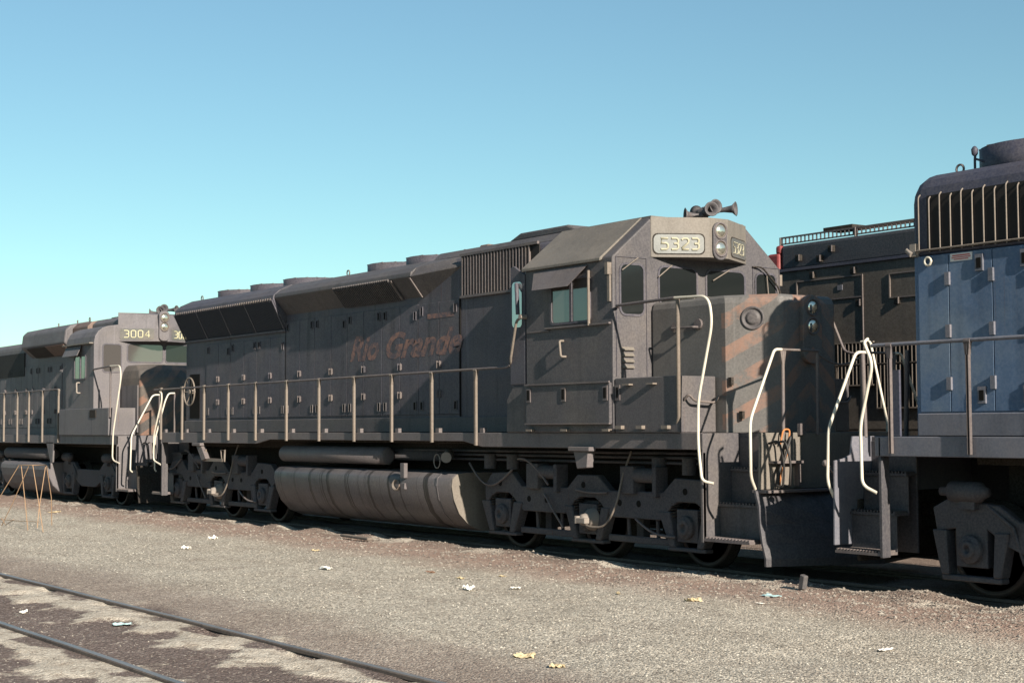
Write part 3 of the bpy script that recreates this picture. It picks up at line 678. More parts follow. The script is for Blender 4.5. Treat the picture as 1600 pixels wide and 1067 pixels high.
# cab side details (near side and mirrored)
for s in (-1, 1):
    y = s*1.56
    win_y(L, y, -3.86, -3.02, 3.28, 3.86, s, bars=(-3.42,), mat='glassdim')
    MB().tube([(-3.0, y+s*.03, 3.2), (-3.0, y+s*.03, 3.95)], .022, 6).build('armrest_bar', 'post', L)
    MB().prism([(-4.28, 4.03), (-3.05, 4.03), (-3.28, 3.75), (-4.10, 3.75)], 'y', 0, .012).build('sun_visor', 'greypale' if False else 'sill', L)
    v = C.objects[-1] if False else None
    MB().box(-4.45, -3.93, *sorted((y, y+s*.02)), 3.17, 3.19).box(-4.0, -2.56, *sorted((y, y+s*.04)), 3.20, 3.225).build('window_ledge', 'pipe', L)
    eb = MB().box(-4.44, -2.545, *sorted((y, y+s*.05)), 1.86, 2.42).build('battery_box', 'grey', L, .01, 1)
    MB().box(-4.45, -2.53, *sorted((y+s*.05, y+s*.075)), 2.415, 2.44).box(-4.45, -2.53, *sorted((y+s*.05, y+s*.075)), 1.865, 1.885).build('box_trim', 'pipe', eb)
    for xx in (-4.37, -3.55, -2.63):
        MB().box(xx-.05, xx+.05, *sorted((y+s*.05, y+s*.062)), 2.18, 2.38).build('latch', 'pipe', eb); MB().box(xx-.03, xx+.03, *sorted((y+s*.062, y+s*.066)), 2.21, 2.35).build('latch_recess_shade', 'black', eb)
        MB().box(xx-.07, xx+.07, *sorted((y+s*.0, y+s*.06)), 1.77, 1.80).build('hinge', 'post', eb)
    MB().tube(fillet([(-3.61, y, 3.02), (-3.61, y+s*.07, 3.02), (-3.58, y+s*.07, 2.80), (-3.55, y, 2.80)], .03), .018, 6).build('grab_handle', 'post', L)
    # rear platform box behind the cab side
    MB().prism([(-5.02, 1.752), (-5.02, 2.23), (-4.85, 2.43), (-4.51, 2.43), (-4.51, 1.752)], 'y', *sorted((s*.93, s*1.54))).build('sand_box', 'grey', L, .012, 1)
    # forward equipment box beside the nose
    bx = MB().box(-2.50, -1.22, *sorted((s*.93, s*1.55)), 1.752, 2.47).build('equipment_box', 'grey', L, .012, 2)
    for xx in (-2.45,): MB().box(xx-.04, xx+.06, *sorted((s*1.55, s*1.562)), 2.18, 2.38).build('latch', 'pipe', bx); MB().box(xx-.01, xx+.03, *sorted((s*1.562, s*1.566)), 2.21, 2.35).build('latch_recess_shade', 'black', bx)
    for xx in (-2.2, -1.72): MB().box(xx-.07, xx+.07, *sorted((s*1.55, s*1.62)), 2.37, 2.39).build('handle', 'post', bx)
    for xx in (-2.37, -1.95, -1.45): MB().box(xx-.06, xx+.06, *sorted((s*1.55, s*1.61)), 1.80, 1.845).build('hinge', 'post', bx)
    MB().tube(fillet([(-1.20, s*1.48, 2.17), (-1.12, s*1.48, 2.24), (-1.10, s*1.40, 2.15), (-1.10, s*1.05, 2.13), (-1.12, s*.97, 2.22), (-1.20, s*.97, 2.17)], .05), .017, 6).build('grab_iron', 'pipe', bx)
    # open rear cab door, glass in the upper half
    dr = MB().prism([(-4.90, 2.44), (-4.90, 4.14), (-4.80, 4.17), (-4.53, 4.02), (-4.53, 2.44)], 'y', *sorted((s*1.52, s*1.555))).build('cab_door', 'greyside', L, .01, 1)
    MB().prism(rounded_rect(-4.84, -4.60, 3.27, 3.93, .06), 'y', *sorted((s*1.556, s*1.561))).build('pane', 'glassmirror', dr)
    MB().tube(fillet([(-4.5, y+s*.08, 3.40), (-4.62, y+s*.08, 3.36), (-4.86, y+s*.02, 2.80), (-4.94, s*1.5, 2.70)], .06), .02, 8).build('handrail', 'post', L)
    MB().cyl((-4.50, y, 3.41), (-4.50, y+s*.11, 3.41), .035, n=10).build('rail_bracket', 'grime', L)
    MB().tube([(-4.70, y+s*.02, 3.9), (-4.62, y+s*.07, 3.75), (-4.60, y+s*.07, 3.45)], .03, 6).build('mirror_bracket', 'greyside', L)
    MB().box(-2.60, -2.54, *sorted((y, y+s*.07)), 3.86, 4.02).box(-2.60, -2.55, *sorted((y, y+s*.03)), 3.5, 3.86).build('wind_bracket', 'post', L)
for s, o in zip((-1, 1), [o for o in C.objects if o.name.startswith('sun_visor')]):
    # tilt the visor outward from its hinge under the gutter
    for v in o.data.vertices:
        wz = v.co.z
        t = (4.03-wz)/.28
        v.co.y = v.co.y + s*(1.575+.17*t)
# conduit on the cab corner
# cab front
win_x(L, XC, 1, -1.42, -1.03, 3.34, 4.00, .08, name='door_window')
win_x(L, XC, 1, -.74, -.07, 3.50, 4.00, .09); win_x(L, XC, 1, .13, .84, 3.50, 4.00, .09); win_x(L, XC, 1, 1.08, 1.46, 3.34, 4.00, .08, name='door_window')
for y0_ in (-1.50, 1.02):
    dfr = MB().box(XC, XC+.012, y0_-.008, y0_, 2.5, 4.10).box(XC, XC+.012, y0_+.52, y0_+.528, 2.5, 4.10).box(XC, XC+.012, y0_, y0_+.52, 4.10, 4.108)
    dfr.build('door_frame', 'greyside', L)
lv = MB()
for z in (2.62, 2.70, 2.78, 2.86): lv.prism([(XC+.002, z+.035), (XC+.035, z-.005), (XC+.032, z-.012), (XC+.002, z-.012)], 'y', -1.41, -1.21)
lv.build('louver', 'greypale', L)  # slats kept pale to paint in the sun on them
for y0_, y1_, z0, z1 in ((-1.15, -1.42, 4.10, 3.92), (-.55, -.78, 4.03, 3.86), (.52, .22, 4.02, 3.86), (1.25, 1.32, 3.98, 3.45)):
    MB().tube([(XC+.05, y0_, z0), (XC+.035, y1_, z1)], .009, 5).build('wiper', 'post', L)
MB().tube(fillet([(XC+.02, 1.0, 4.10), (XC+.06, 1.15, 4.10), (XC+.06, 1.50, 3.8), (XC+.06, 1.55, 3.45)], .1), .012, 6).build('conduit', 'under', L)
# number board housing (wedge) with headlights
nb = MB().loft([[(XC, -.90, z), (-2.12, -.17, z), (-2.12, .17, z), (XC, .90, z)] for z in (4.13, 4.675)]).build('number_housing', 'greypale', L, .02, 2)
def on_board(sgn, inset, y0, y1, z0, z1, name, mat, par, out=.006, r=.07):
    A = Vector((XC, sgn*.90, 0)); B = Vector((-2.12, sgn*.17, 0)); t = (B-A).normalized(); n_ = Vector((-t.y, t.x, 0));
    if n_.x < 0: n_ = -n_
    pl = rounded_rect(y0, y1, z0, z1, r)
    vs_ = [A+t*u+n_*out+Vector((0, 0, v)) for u, v in pl]+[A+t*u+n_*(out-.02)+Vector((0, 0, v)) for u, v in pl]; n = len(pl)
    o = MB().add(vs_, [tuple(range(n))]+[(i, (i+1) % n, n+(i+1) % n, n+i) for i in range(n)]).build(name, mat, par)
    return A, t, n_
A, t, n_ = on_board(-1, 0, .035, .765, 4.165, 4.455, 'board_rim', 'under', nb, .004)
on_board(-1, 0, .05, .75, 4.18, 4.44, 'number_glass', 'numglass', nb, .010)
digits('number', '5323', .15, 'numeral2', nb, A+t*.15+Vector((0, 0, 4.235))+n_*.012, t, (0, 0, 1), .57, .0165)
A, t, n_ = on_board(1, 0, .035, .72, 4.165, 4.455, 'board_rim', 'under', nb, .004)
on_board(1, 0, .05, .705, 4.18, 4.44, 'number_glass', 'numglassdark', nb, .010)
digits('number', '5323', .15, 'numeral2', nb, A+t*.63+Vector((0, 0, 4.235))+n_*.012, -t, (0, 0, 1), .50, .008)
MB().prism(rounded_rect(-.13, .13, 4.10, 4.62, .12, 6), 'x', -2.13, -2.085).build('lamp_plate', 'grey', nb, .008, 1)
lamp(nb, (-2.08, 0, 4.50), (1, 0, 0), .10); lamp(nb, (-2.08, 0, 4.26), (1, 0, 0), .10)
horns(L, -2.85, .42, 4.72)
# low nose
npl = [(-2.52, -.90), (-1.06, -.90), (-.47, -.48), (-.47, .48), (-1.06, .90), (-2.52, .90)]
rings = []
for z, ins in ((1.752, 0), (3.40, .0), (3.47, .03), (3.505, .09), (3.515, .2)):
    rings.append([(min(x-(ins if x > -2.4 else 0)*1.0, 9), y*(1-ins*.75), z) for x, y in npl])
MB().loft(rings).build('nose', 'nose', L, .05, 4)
MB().prism(rounded_rect(-.17, .17, 2.62, 3.50, .165, 8), 'x', -.475, -.40).build('nose_light_housing', 'nose', L, .01, 2)
lamp(L, (-.395, 0, 3.34), (1, 0, 0), .095, 'nose_light'); lamp(L, (-.395, 0, 3.10), (1, 0, 0), .095, 'nose_light')
# round vent on the chamfered corner
cn = Vector((.42, -.59, 0)).normalized()
for s in (-1, 1):
    cn = Vector((.42, s*.59, 0)).normalized(); cp = Vector((-.775, s*.69, 3.20))
    MB().lathe(cp, cn, [(0, .15), (.022, .15), (.022, .125), (.006, .12), (.006, .085), (.02, .08), (.024, .05), (.025, .001)], 24).build('class_light', 'grey', L)
MB().box(-1.02, -.96, -.9, -.86, 2.35, 2.45).box(-.9, -.84, -.83, -.79, 1.92, 2.02).build('nose_latch', 'under', L)
MB().tube(fillet([(-2.0, -.92, 3.12), (-2.0, -1.0, 3.12), (-1.55, -1.0, 3.12), (-1.55, -.92, 3.12)], .03), .016, 6).cyl((-2.0, -.9, 3.14), (-2.0, -.93, 3.14), .07, n=10).cyl((-1.55, -.9, 3.16), (-1.55, -.93, 3.16), .07, n=10).build('grab_iron', 'pipe', L)
MB().tube(fillet([(-2.3, -.3, 3.5), (-2.3, -.3, 3.6), (-2.3, .1, 3.6), (-2.3, .1, 3.5)], .03), .010, 6).build('grab_iron', 'post', L)
MB().box(-1.9, -1.5, .70, .85, 3.51, 3.57).box(-1.85, -1.55, .72, .83, 3.57, 3.61).build('nose_bracket', 'post', L)
# front platform
end_sheet(L, 0, 1, 1.75, mat='greypale'); coupler(L, 0, 1); plow(L, 0, 1, w=1.44, mat='stepdark')  # pale end plate and dark plow carry sun and shade in their colour
end_sheet(L, -18.54, -1, 1.75); coupler(L, -18.54, -1)
MB().box(-.10, .14, -1.40, 1.40, 1.03, 1.065).build('pilot_shelf', 'sill', L, .005, 1)
for s in (-1, 1): stepwell(L, 0, 1, s, ret=.83); stepwell(L, -18.54, -1, s, ret=.55, narrow=True)
yb = -1.585
for s in (-1, 1):
    y = s*1.585
    # tall white grab at the cab-side of the steps
    if s > 0:   # the far side has a lower rail
        MB().tube(fillet([(-2.45, 1.5, 3.42), (-2.40, y, 3.43), (-1.6, y, 3.42), (-1.32, y, 2.85), (-1.08, y, 2.80), (-.9, y, 2.82)], .08), .019, 8).build('handrail', 'pipe', L)
        MB().tube(fillet([(-1.02, y, 2.97), (-.86, y, 2.98), (-.58, y, 1.86), (-.62, y, 1.2)], .06), .018, 8).build('handrail', 'white', L)
    else: MB().tube(fillet([(-2.48, s*1.5, 3.42), (-2.42, y, 3.43), (-1.25, y, 3.45)], .05), .021, 8).build('handrail', 'pipe', L)
    if s < 0: MB().tube(fillet([(-1.25, y, 3.45), (-.62, y, 3.43), (-.56, y, 3.10), (-.83, y, 2.15), (-.84, y, 1.6), (-.78, y, 1.16), (-.66, s*1.50, 1.13)], .16, 7), .018, 8).build('handrail', 'white', L)
    if s < 0: MB().tube([(-1.22, s*1.56, 3.44), (-1.22, s*1.56, 1.95), (-1.30, s*1.52, 1.85)], .026, 8).build('stanchion', 'post', L)
    MB().tube(fillet([(.05, s*1.02, 2.755), (.05, s*1.14, 2.755), (.05, s*1.56, 1.90), (.05, s*1.56, 1.22), (.02, s*1.46, 1.08)], .10, 6), .018, 8).build('handrail', 'white', L)
    MB().tube([(.05, s*1.02, 2.755), (.05, s*.38, 2.755)], .016, 8).build('handrail', 'pipe', L)
    MB().tube([(.05, s*1.0, 2.73), (.04, s*1.0, 1.72)], .022, 8).prism([(s*1.0-.05, 2.74), (s*1.0+.05, 2.74), (s*1.0+.02, 2.58), (s*1.0-.02, 2.58)], 'x', .03, .06).build('stanchion', 'pipe', L)
    MB().tube([(.05, s*.40, 2.72), (.04, s*.40, 1.72)], .022, 8).build('stanchion', 'pipe', L)
    # long side handrail
    MB().tube(fillet([(-18.35, y+s*-.04, 2.67), (-5.0, y+s*-.04, 2.705), (-4.92, y+s*-.04, 2.73)], .05), .019, 8).build('handrail', 'pipe', L)
    for x in (-17.97, -16.84, -15.73, -14.57, -13.35, -12.06, -10.8, -9.54, -8.29, -7.06, -5.82):
        stanchion(L, x, s*1.545, 1.60 if x < -5.9 else 1.56, 2.685, 'post', s)
        MB().box(x+.02, x+.12, *sorted((s*1.42, s*1.49)), 1.75, 1.82).build('post_gusset', 'sill', L)
    MB().tube(fillet([(-17.95, y, 2.62), (-17.85, y, 2.60), (-17.83, y, 2.45), (-18.25, y, 1.72), (-18.27, y, 1.15), (-18.02, s*1.52, 1.06)], .08, 6), .018, 8).build('handrail', 'white', L)
    MB().tube(fillet([(-18.58, s*.98, 2.61), (-18.58, s*1.12, 2.61), (-18.58, s*1.20, 2.44), (-18.58, s*1.43, 1.60), (-18.58, s*1.43, .95), (-18.56, s*1.40, .9)], .08, 6), .018, 8).build('handrail', 'white', L)
    MB().tube([(-18.58, s*.98, 2.61), (-18.58, s*.98, 1.72)], .022, 6).build('stanchion', 'pipe', L)
    # jacking pads
    MB().box(-3.45, -2.98, *sorted((s*1.50, s*1.62)), 1.50, 1.56).prism([(-3.38, 1.5), (-3.05, 1.5), (-3.08, 1.28), (-3.30, 1.26)], 'y', *sorted((s*1.46, s*1.58))).build('jacking_pad', 'sill', L, .008, 1)
    MB().box(-16.2, -15.8, *sorted((s*1.50, s*1.60)), 1.48, 1.54).prism([(-16.1, 1.5), (-15.85, 1.5), (-15.6, 1.22), (-15.8, 1.18)], 'y', *sorted((s*1.46, s*1.56))).build('jacking_pad', 'sill', L, .008, 1)
    rj = MB()
    for x in (-15.84, -14.93): rj.tube([(x, s*1.5, 1.18), (x-.06, s*1.5, 1.40), (x+.12, s*1.5, 1.40), (x+.10, s*1.5, 1.18)], .02, 6, True)
    rj.box(-15.8, -14.9, *sorted((s*1.45, s*1.52)), 1.17, 1.23).build('truck_chain_bracket', 'post', L)
    # air reservoir and pipes
    MB().lathe((-12.62, s*1.28, 1.36), (1, 0, 0), [(0, .001), (.0, .11), (.03, .15), (3.75, .15), (3.78, .11), (3.78, .001)], 22).build('air_reservoir', 'sill', L)
    MB().lathe((-12.2, s*.95, 1.38), (1, 0, 0), [(0, .001), (0, .1), (4.5, .1), (4.5, .001)], 14).build('air_pipe', 'truck', L)
    pp = MB()
    for z in (1.46, 1.40, 1.33): pp.tube([(-8.8, s*1.0, z), (-.9, s*1.0, z+.02)], .022, 6)
    for x in (-6.15, -5.55, -2.2, -1.6): pp.cyl((x, s*1.05, 1.42), (x, s*1.05, 1.20), .10, n=12)
    pp.build('air_pipe', 'truck', L)
    MB().cyl((-7.25, s*1.1, 1.40), (-6.95, s*1.35, 1.36), .085, n=14).tube([(-7.2+.09*math.cos(i*.4), s*1.36, 1.30+.11*math.sin(i*.4)) for i in range(16)], .009, 5, True).build('drain_valve', 'grime', L)
# MU hoses and cables on the near front corner
mu_hoses(L, 0, 1, -1.24, 1.62, ('rubber', 'rubber'))
MB().tube(fillet([(.04, -1.06, 1.60), (.08, -1.04, 1.79), (.08, -.93, 1.79), (.08, -.97, 1.5), (.08, -1.06, 1.38), (.08, -1.12, 1.10)], .1, 6), .012, 7).build('air_hose', 'orange', L)
MB().tube(fillet([(.04, -.98, 1.55), (.10, -.92, 1.74), (.10, -1.05, 1.42), (.10, -1.14, 1.3), (.10, -1.16, 1.12)], .1, 6), .018, 7).build('air_hose', 'rubber', L)
MB().box(0, .10, -1.22, -.72, 1.38, 1.41).box(0, .07, -.78, -.74, 1.10, 1.40).build('cut_lever_bracket', 'pipe', L)
MB().box(0, .05, -.72, -.62, 1.72, 1.86).build('drop_step_bracket', 'pipe', L)
mu_hoses(L, 0, 1, .85, 1.5)
# fuel tank
sec = [(-1.28, 1.13), (-1.42, 1.11), (-1.505, 1.04), (-1.52, .92), (-1.48, .72), (-1.38, .50), (-1.20, .32), (-.95, .22), (.95, .22), (1.20, .32), (1.38, .50), (1.48, .72), (1.52, .92), (1.505, 1.04), (1.42, 1.11), (1.28, 1.13)]
tk = MB().prism(sec, 'x', -12.62, -6.55).build('fuel_tank', 'tank', L, .03, 2)
for f in tk.data.polygons:
    if len(f.vertices) == 4: f.use_smooth = True
MB().prism([(p[0]*.997, p[1]*.997+.001) for p in sec], 'x', -6.549, -6.535).build('tank_end_sunlit', 'greypale', tk)  # pale sheet laid over the tank end to paint its sunlit crescent
for s in (-1, 1):
    MB().lathe((-8.18, s*1.50, .90), (.25, s, .15), [(0, .09), (.05, .09), (.05, .075), (-.0, .06), (-.0, .001)], 18).build('filler_neck', 'post', tk)
    MB().box(-7.98, -7.86, *sorted((s*1.50, s*1.57)), 1.02, 1.26).box(-7.96, -7.88, *sorted((s*1.5, s*1.55)), .84, .94).build('sight_glass', 'sill', tk, .006, 1)
for x in (-7.0,):
    sb = MB().prism([(p[0]*1.004, p[1]-.0+(.004 if p[1] > .8 else -.004)) for p in sec], 'x', x, x+.05)
    sb.build('tank_strap', 'tank', tk)

# ================================================================== four-axle grey locomotive 3004 (left, behind)
ZG = -.07
G = thing('diesel_locomotive', 'grey four-axle diesel locomotive numbered 3004 with humped roof, at far left', 'locomotive', (-28, 0, ZG), GRP)
XE = -19.86; XR = XE-15.7
platform(G, XR+.03, XE-.03, 1.68, G, 'gp', cr=.6, cf=.72)
truck4(G, -23.55); truck4(G, -32.0)
MB().prism(hood_section(4.25, .92, .2, 1.68), 'x', XR+.4, -24.1).build('hood', 'gp', G, .02, 2)
MB().box(XR+.4, -24.3, -.95, .95, 1.682, 1.86).build('hood_base', 'gp', G)
xd = -31.4
while xd < -26.3:
    hood_door(G, xd+.006, xd+.47, 1.88, 3.55, mat='gp', hz=(2.3, 2.9), lz=(2.05, 3.42), flip=int(xd*10) % 2 == 1); xd += .48
# central hump
hp = [(-.92, 3.76), (-1.24, 4.03), (-1.20, 4.38), (-1.08, 4.49), (-.6, 4.60), (.6, 4.60), (1.08, 4.49), (1.20, 4.38), (1.24, 4.03), (.92, 3.76)]
MB().prism(hp, 'x', -28.6, -25.1).build('roof_hump', 'gp', G, .05, 3)
MB().prism([(-1.02, 4.1), (-1.02, 4.40), (-.9, 4.52), (-.5, 4.60), (.5, 4.60), (.9, 4.52), (1.02, 4.40), (1.02, 4.1)], 'x', -25.1, -24.0).build('roof_panel', 'gpbrown', G, .02, 2)
MB().prism([(-.9, 4.0), (-.9, 4.44), (-.78, 4.54), (-.4, 4.60), (.4, 4.60), (.78, 4.54), (.9, 4.44), (.9, 4.0)], 'x', -24.0, -22.05).build('roof_top', 'gp', G, .03, 2)
for s in (-1, 1):
    pr = [(s*.95, 3.765), (s*1.225, 4.0), (s*1.245, 3.99), (s*.97, 3.752)]
    MB().prism(pr, 'x', -28.1, -26.6).build('intake_screen', 'screen', G)
    MB().prism(pr, 'x', -26.6, -25.2).build('intake_panel', 'gpbrown', G)
    MB().box(-31.6, -29.2, *sorted((s*.92, s*.95)), 3.30, 3.95).build('radiator_screen', 'screen', G)
# cab with rounded roof
cp_ = [(-1.56, 1.682), (-1.56, 3.90)]+[(-1.56+.42-.42*math.cos(R(a)), 3.90+.40*math.sin(R(a))) for a in (20, 40, 60, 80)]+[(-.9, 4.34)]
cp_ = cp_+[(-p[0], p[1]) for p in cp_[::-1]]
MB().prism(cp_, 'x', -24.0, -22.05).build('cab', 'gp', G, .02, 2)
win_x_specs = ((-1.33, -.90, 3.20, 3.84, 'door_window', 'glassdim'), (-.72, .16, 3.45, 3.86, 'cab_window', 'glassdim'), (.24, .95, 3.45, 3.86, 'cab_window', 'glass'), (1.0, 1.33, 3.20, 3.84, 'door_window', 'glass'))
for y0_, y1_, z0, z1, nm, mt in win_x_specs: win_x(G, -22.05, 1, y0_, y1_, z0+ZG+.07, z1+ZG+.07, .06, mt, nm)
for s in (-1, 1):
    win_y(G, s*1.56, -23.35, -22.6, 3.05, 3.58, s, bars=(-22.95,), mat='glassdim')
    MB().box(-24.02, -22.1, *sorted((s*1.56, s*1.66)), 3.86, 3.89).build('rain_gutter', 'greypale', G)
    MB().prism([(s*1.57, 3.85), (s*1.585, 3.85), (s*1.70, 3.60), (s*1.685, 3.60)], 'x', -23.9, -22.85).build('sun_visor', 'gp', G)
    MB().box(-24.4, -21.0, *sorted((s*.93, s*1.585)), 1.682, 2.32).build('battery_box', 'gp', G, .012, 2)
    MB().box(-22.2, -21.8, *sorted((s*1.585, s*1.60)), 2.10, 2.28).build('vent', 'under', G)
    MB().tube(fillet([(-23.0, s*1.56, 2.95), (-23.0, s*1.64, 2.95), (-22.98, s*1.64, 2.7), (-22.95, s*1.56, 2.7)], .03), .02, 6).build('grab_handle', 'grime', G)
    y = s*1.585
    MB().tube(fillet([(-22.1, s*1.55, 3.22), (-22.0, y, 3.24), (-20.9, y, 3.28)], .04), .02, 8).build('handrail', 'pipe', G)
    MB().tube(fillet([(-20.9, y, 3.28), (-20.28, y, 3.27), (-20.22, y, 3.0), (-20.68, y, 1.75), (-20.72, y, 1.12), (-20.45, s*1.52, 1.05)], .12, 6), .018, 8).build('handrail', 'white', G)
    MB().tube([(-20.95, s*1.56, 3.26), (-20.95, s*1.56, 2.1)], .022, 6).build('stanchion', 'pipe', G)
    MB().tube(fillet([(XE+.03, s*.80, 2.60), (XE+.03, s*.98, 2.60), (XE+.03, s*1.48, 1.68), (XE+.03, s*1.50, .90), (XE, s*1.44, .86)], .09, 6), .018, 8).build('handrail', 'white', G)
    MB().tube([(XE+.03, s*.82, 2.60), (XE+.03, s*.82, 1.66)], .022, 6).build('stanchion', 'pipe', G)
    MB().tube([(-35.3, s*1.54, 2.80), (-24.6, s*1.54, 2.83)], .019, 8).build('handrail', 'pipe', G)
    for x in (-34.3, -33.3, -32.2, -31.2, -30.1, -29.04, -27.87, -26.9, -25.81, -24.58): stanchion(G, x, s*1.54, 1.50, 2.81, 'post', s)
    stepwell(G, XE, 1, s, 1.68, 'gp', .75); stepwell(G, XR, -1, s, 1.68, 'gp', .6)
    MB().lathe((-29.4, s*1.28, 1.20), (1, 0, 0), [(0, .001), (0, .12), (.03, .15), (3.75, .15), (3.78, .12), (3.78, .001)], 20).build('air_reservoir', 'truck', G)
    MB().prism([(-25.55, 1.5), (-25.0, 1.5), (-25.05, 1.0), (-25.2, .98)], 'y', *sorted((s*1.48, s*1.52))).build('reservoir_bracket', 'gp', G)
MB().prism([(p[0]*.99, p[1]*.95-.08) for p in sec], 'x', -29.4, -25.45).build('fuel_tank', 'gp', G, .03, 2)
# front overhang with number boards
nb = MB().loft([[(-22.06, -.98, z), (-21.62+o_, -.16, z), (-21.62+o_, .16, z), (-22.06, .98, z)] for z, o_ in ((3.93, 0), (4.24, 0.0), (4.58, -.10), (4.62, -.3))]).build('number_housing', 'gp', G, .02, 2)
for sgn in (-1, 1):
    A = Vector((-22.06, sgn*.98, 0)); B = Vector((-21.62, sgn*.16, 0)); t = (B-A).normalized(); n_ = Vector((-t.y, t.x, 0)); n_ = n_ if n_.x > 0 else -n_
    pl = rounded_rect(.06, .86, 3.965, 4.235, .05); n = len(pl)
    MB().add([A+t*u+n_*.008+Vector((0, 0, v)) for u, v in pl]+[A+t*u-n_*.01+Vector((0, 0, v)) for u, v in pl], [tuple(range(n))]+[(i, (i+1) % n, n+(i+1) % n, n+i) for i in range(n)]).build('number_glass', 'numglassdark', nb)
    if sgn < 0: digits('number', '3004', .165, 'numeral', nb, A+t*.15+Vector((0, 0, 4.02))+n_*.010, t, (0, 0, 1), .66, .013)
    else: digits('number', '3004', .165, 'numeral', nb, A+t*.77+Vector((0, 0, 4.02))+n_*.010, -t, (0, 0, 1), .66, .013)
MB().prism(rounded_rect(-.13, .13, 3.94, 4.66, .10, 5), 'x', -21.64, -21.56).build('lamp_plate', 'gp', nb, .008, 1)
lamp(nb, (-21.55, 0, 4.50), (1, 0, 0), .10); lamp(nb, (-21.55, 0, 4.28), (1, 0, 0), .10)
horns(G, -22.6, .35, 4.58, 'truck'); 
for x in (-28.0, -26.5): MB().cyl((x, -.4, 4.6), (x, -.4, 4.72), .02, n=6).build('roof_fitting', 'pipe', G)
eye(G, -25.3, -.5, 4.60); MB().box(-24.3, -23.6, -.3, .3, 4.60, 4.66).build('roof_box', 'gp', G, .01, 1)
npg = [(-22.06, -.90), (-20.80, -.90), (-20.30, -.45), (-20.30, .45), (-20.80, .90), (-22.06, .90)]
rings = []
for z, ins in ((1.682, 0), (2.80, 0), (3.02, .07), (3.20, .20), (3.31, .40), (3.35, .6)):
    rings.append([((x-ins*1.3) if x > -22 else x, y*(1-ins*.35), z) for x, y in npg])
MB().loft(rings).build('nose', 'gpnose', G, .04, 3)
MB().box(-21.9, -20.9, -.925, -.90, 1.75, 2.85).build('nose_panel', 'gp', G)
end_sheet(G, XE, 1, 1.68, mat='gp'); coupler(G, XE, 1); plow(G, XE, 1, 1.0, 1.35, .15); mu_hoses(G, XE, 1, -1.2, 1.5, ('rubber', 'pipe', 'rubber')); end_sheet(G, XR, -1, 1.68, mat='gp')

# ================================================================== blue locomotive (right)
B = thing('diesel_locomotive', 'faded blue diesel locomotive with dark roof and radiator grille, at right edge', 'locomotive', (10.2, 0, -.04), GRP); B['dk'] = 1
XL = 1.30; XG = 18.9
platform(B, 1.33, XG-.03, 1.71, B, 'bgrey', cr=.60, cf=.65)
truck4(B, 4.25, tm_='stepdark'); truck4(B, 15.2, tm_='stepdark')  # these trucks have their shade put into a darker colour
bh = [(-.92, 1.70), (-.92, 3.70), (.92, 3.70), (.92, 1.70)]
MB().prism(bh, 'x', 2.02, 15.0).build('hood', 'blue', B, .012, 2)
bt = hood_section(4.63, .925, .28, 3.703)
rings = []
for x, dz, dy in ((2.015, .16, .08), (2.05, .08, .03), (2.12, .025, .008), (2.22, 0, 0), (15.0, 0, 0)):
    rings.append([(x, p[0]*(1-dy*.35), 3.703+(p[1]-3.703)*(1-dz*.62) if p[1] > 4.2 else p[1]) for p in bt])
MB().loft(rings).build('hood_top', 'bluedark', B, .03, 3)
MB().box(2.05, 15.0, -.95, .95, 1.712, 1.96).build('hood_base', 'bgrey', B, .01, 1)
for s in (-1, 1):
    MB().box(2.22, 4.4, *sorted((s*.927, s*.935)), 3.74, 4.36).build('radiator_screen', 'screen', B)
    gb = MB()
    for i in range(16):
        x = 2.125+i*.1445; gb.tube(fillet([(x, s*.925, 4.38-.03*(i % 2)), (x, s*.96, 4.35-.03*(i % 2)), (x, s*.96, 3.73)], .02, 2), .009, 6)
    gb.tube([(2.1, s*.97, 3.755), (4.4, s*.97, 3.755)], .012, 6)
    gb.build('radiator_guard', 'post', B)
xs_ = 2.08
for i, wd in enumerate((.42, .57, .57, .57, .57, .57, .6, .6, .6, .6, .6, .6)):
    x0, x1 = xs_+.005, xs_+wd-.005
    dr = MB().box(x0, x1, -.935, -.91, 1.975, 3.69).build('hood_door', 'blue', B, .004, 1)
    for z in (2.28, 2.85, 3.42): MB().box(x1-.03, x1+.03, -.965, -.933, z-.07, z+.07).build('hinge', 'bgrey', dr)
    if i:
        for z in (2.15, 3.56): MB().box(x0+.36, x0+.46, -.958, -.934, z-.09, z+.09).build('door_latch', 'bgrey', dr); MB().box(x0+.38, x0+.44, -.962, -.957, z-.06, z+.05).build('latch_recess_shade', 'black', dr)
    xs_ += wd
nt_ = MB().box(2.53, 2.82, -.940, -.9355, 3.60, 3.685).build('notice', 'notice', B)
MB().box(2.56, 2.79, -.942, -.9405, 3.655, 3.668).box(2.55, 2.80, -.942, -.9405, 3.635, 3.645).box(2.58, 2.77, -.942, -.9405, 3.615, 3.625).build('notice_text', 'redink', nt_)
MB().tube([(2.24+.045*math.cos(i*.6), -.955, 3.63+.045*math.sin(i*.6)) for i in range(10)], .014, 6, True).build('tie_ring', 'white', B)
MB().box(2.0, 2.08, -.97, -.90, 3.70, 3.84).tube([(1.95, -.95, 3.78), (2.03, -.97, 3.72)], .03, 6).build('marker_bracket', 'grime', B)
fan(B, 3.10, 4.62, .70, .24); fan(B, 4.85, 4.62, .70, .24); fan(B, 6.6, 4.62, .70, .24)
eye(B, 2.42, -.6, 4.60)
MB().tube(fillet([(2.62, -.6, 4.60), (2.62, -.6, 4.76), (2.64, -.6, 4.82)], .03), .014, 6).lathe((2.62, -.6, 4.80), (0, 0, 1), [(-.02, .02), (0, .035), (.05, .04), (.08, .02), (.09, .001)], 10).tube([(2.64, -.6, 4.74), (2.8, -.6, 4.68), (3.0, -.6, 4.68)], .014, 6).build('vent_pipe', 'bluedark', B)
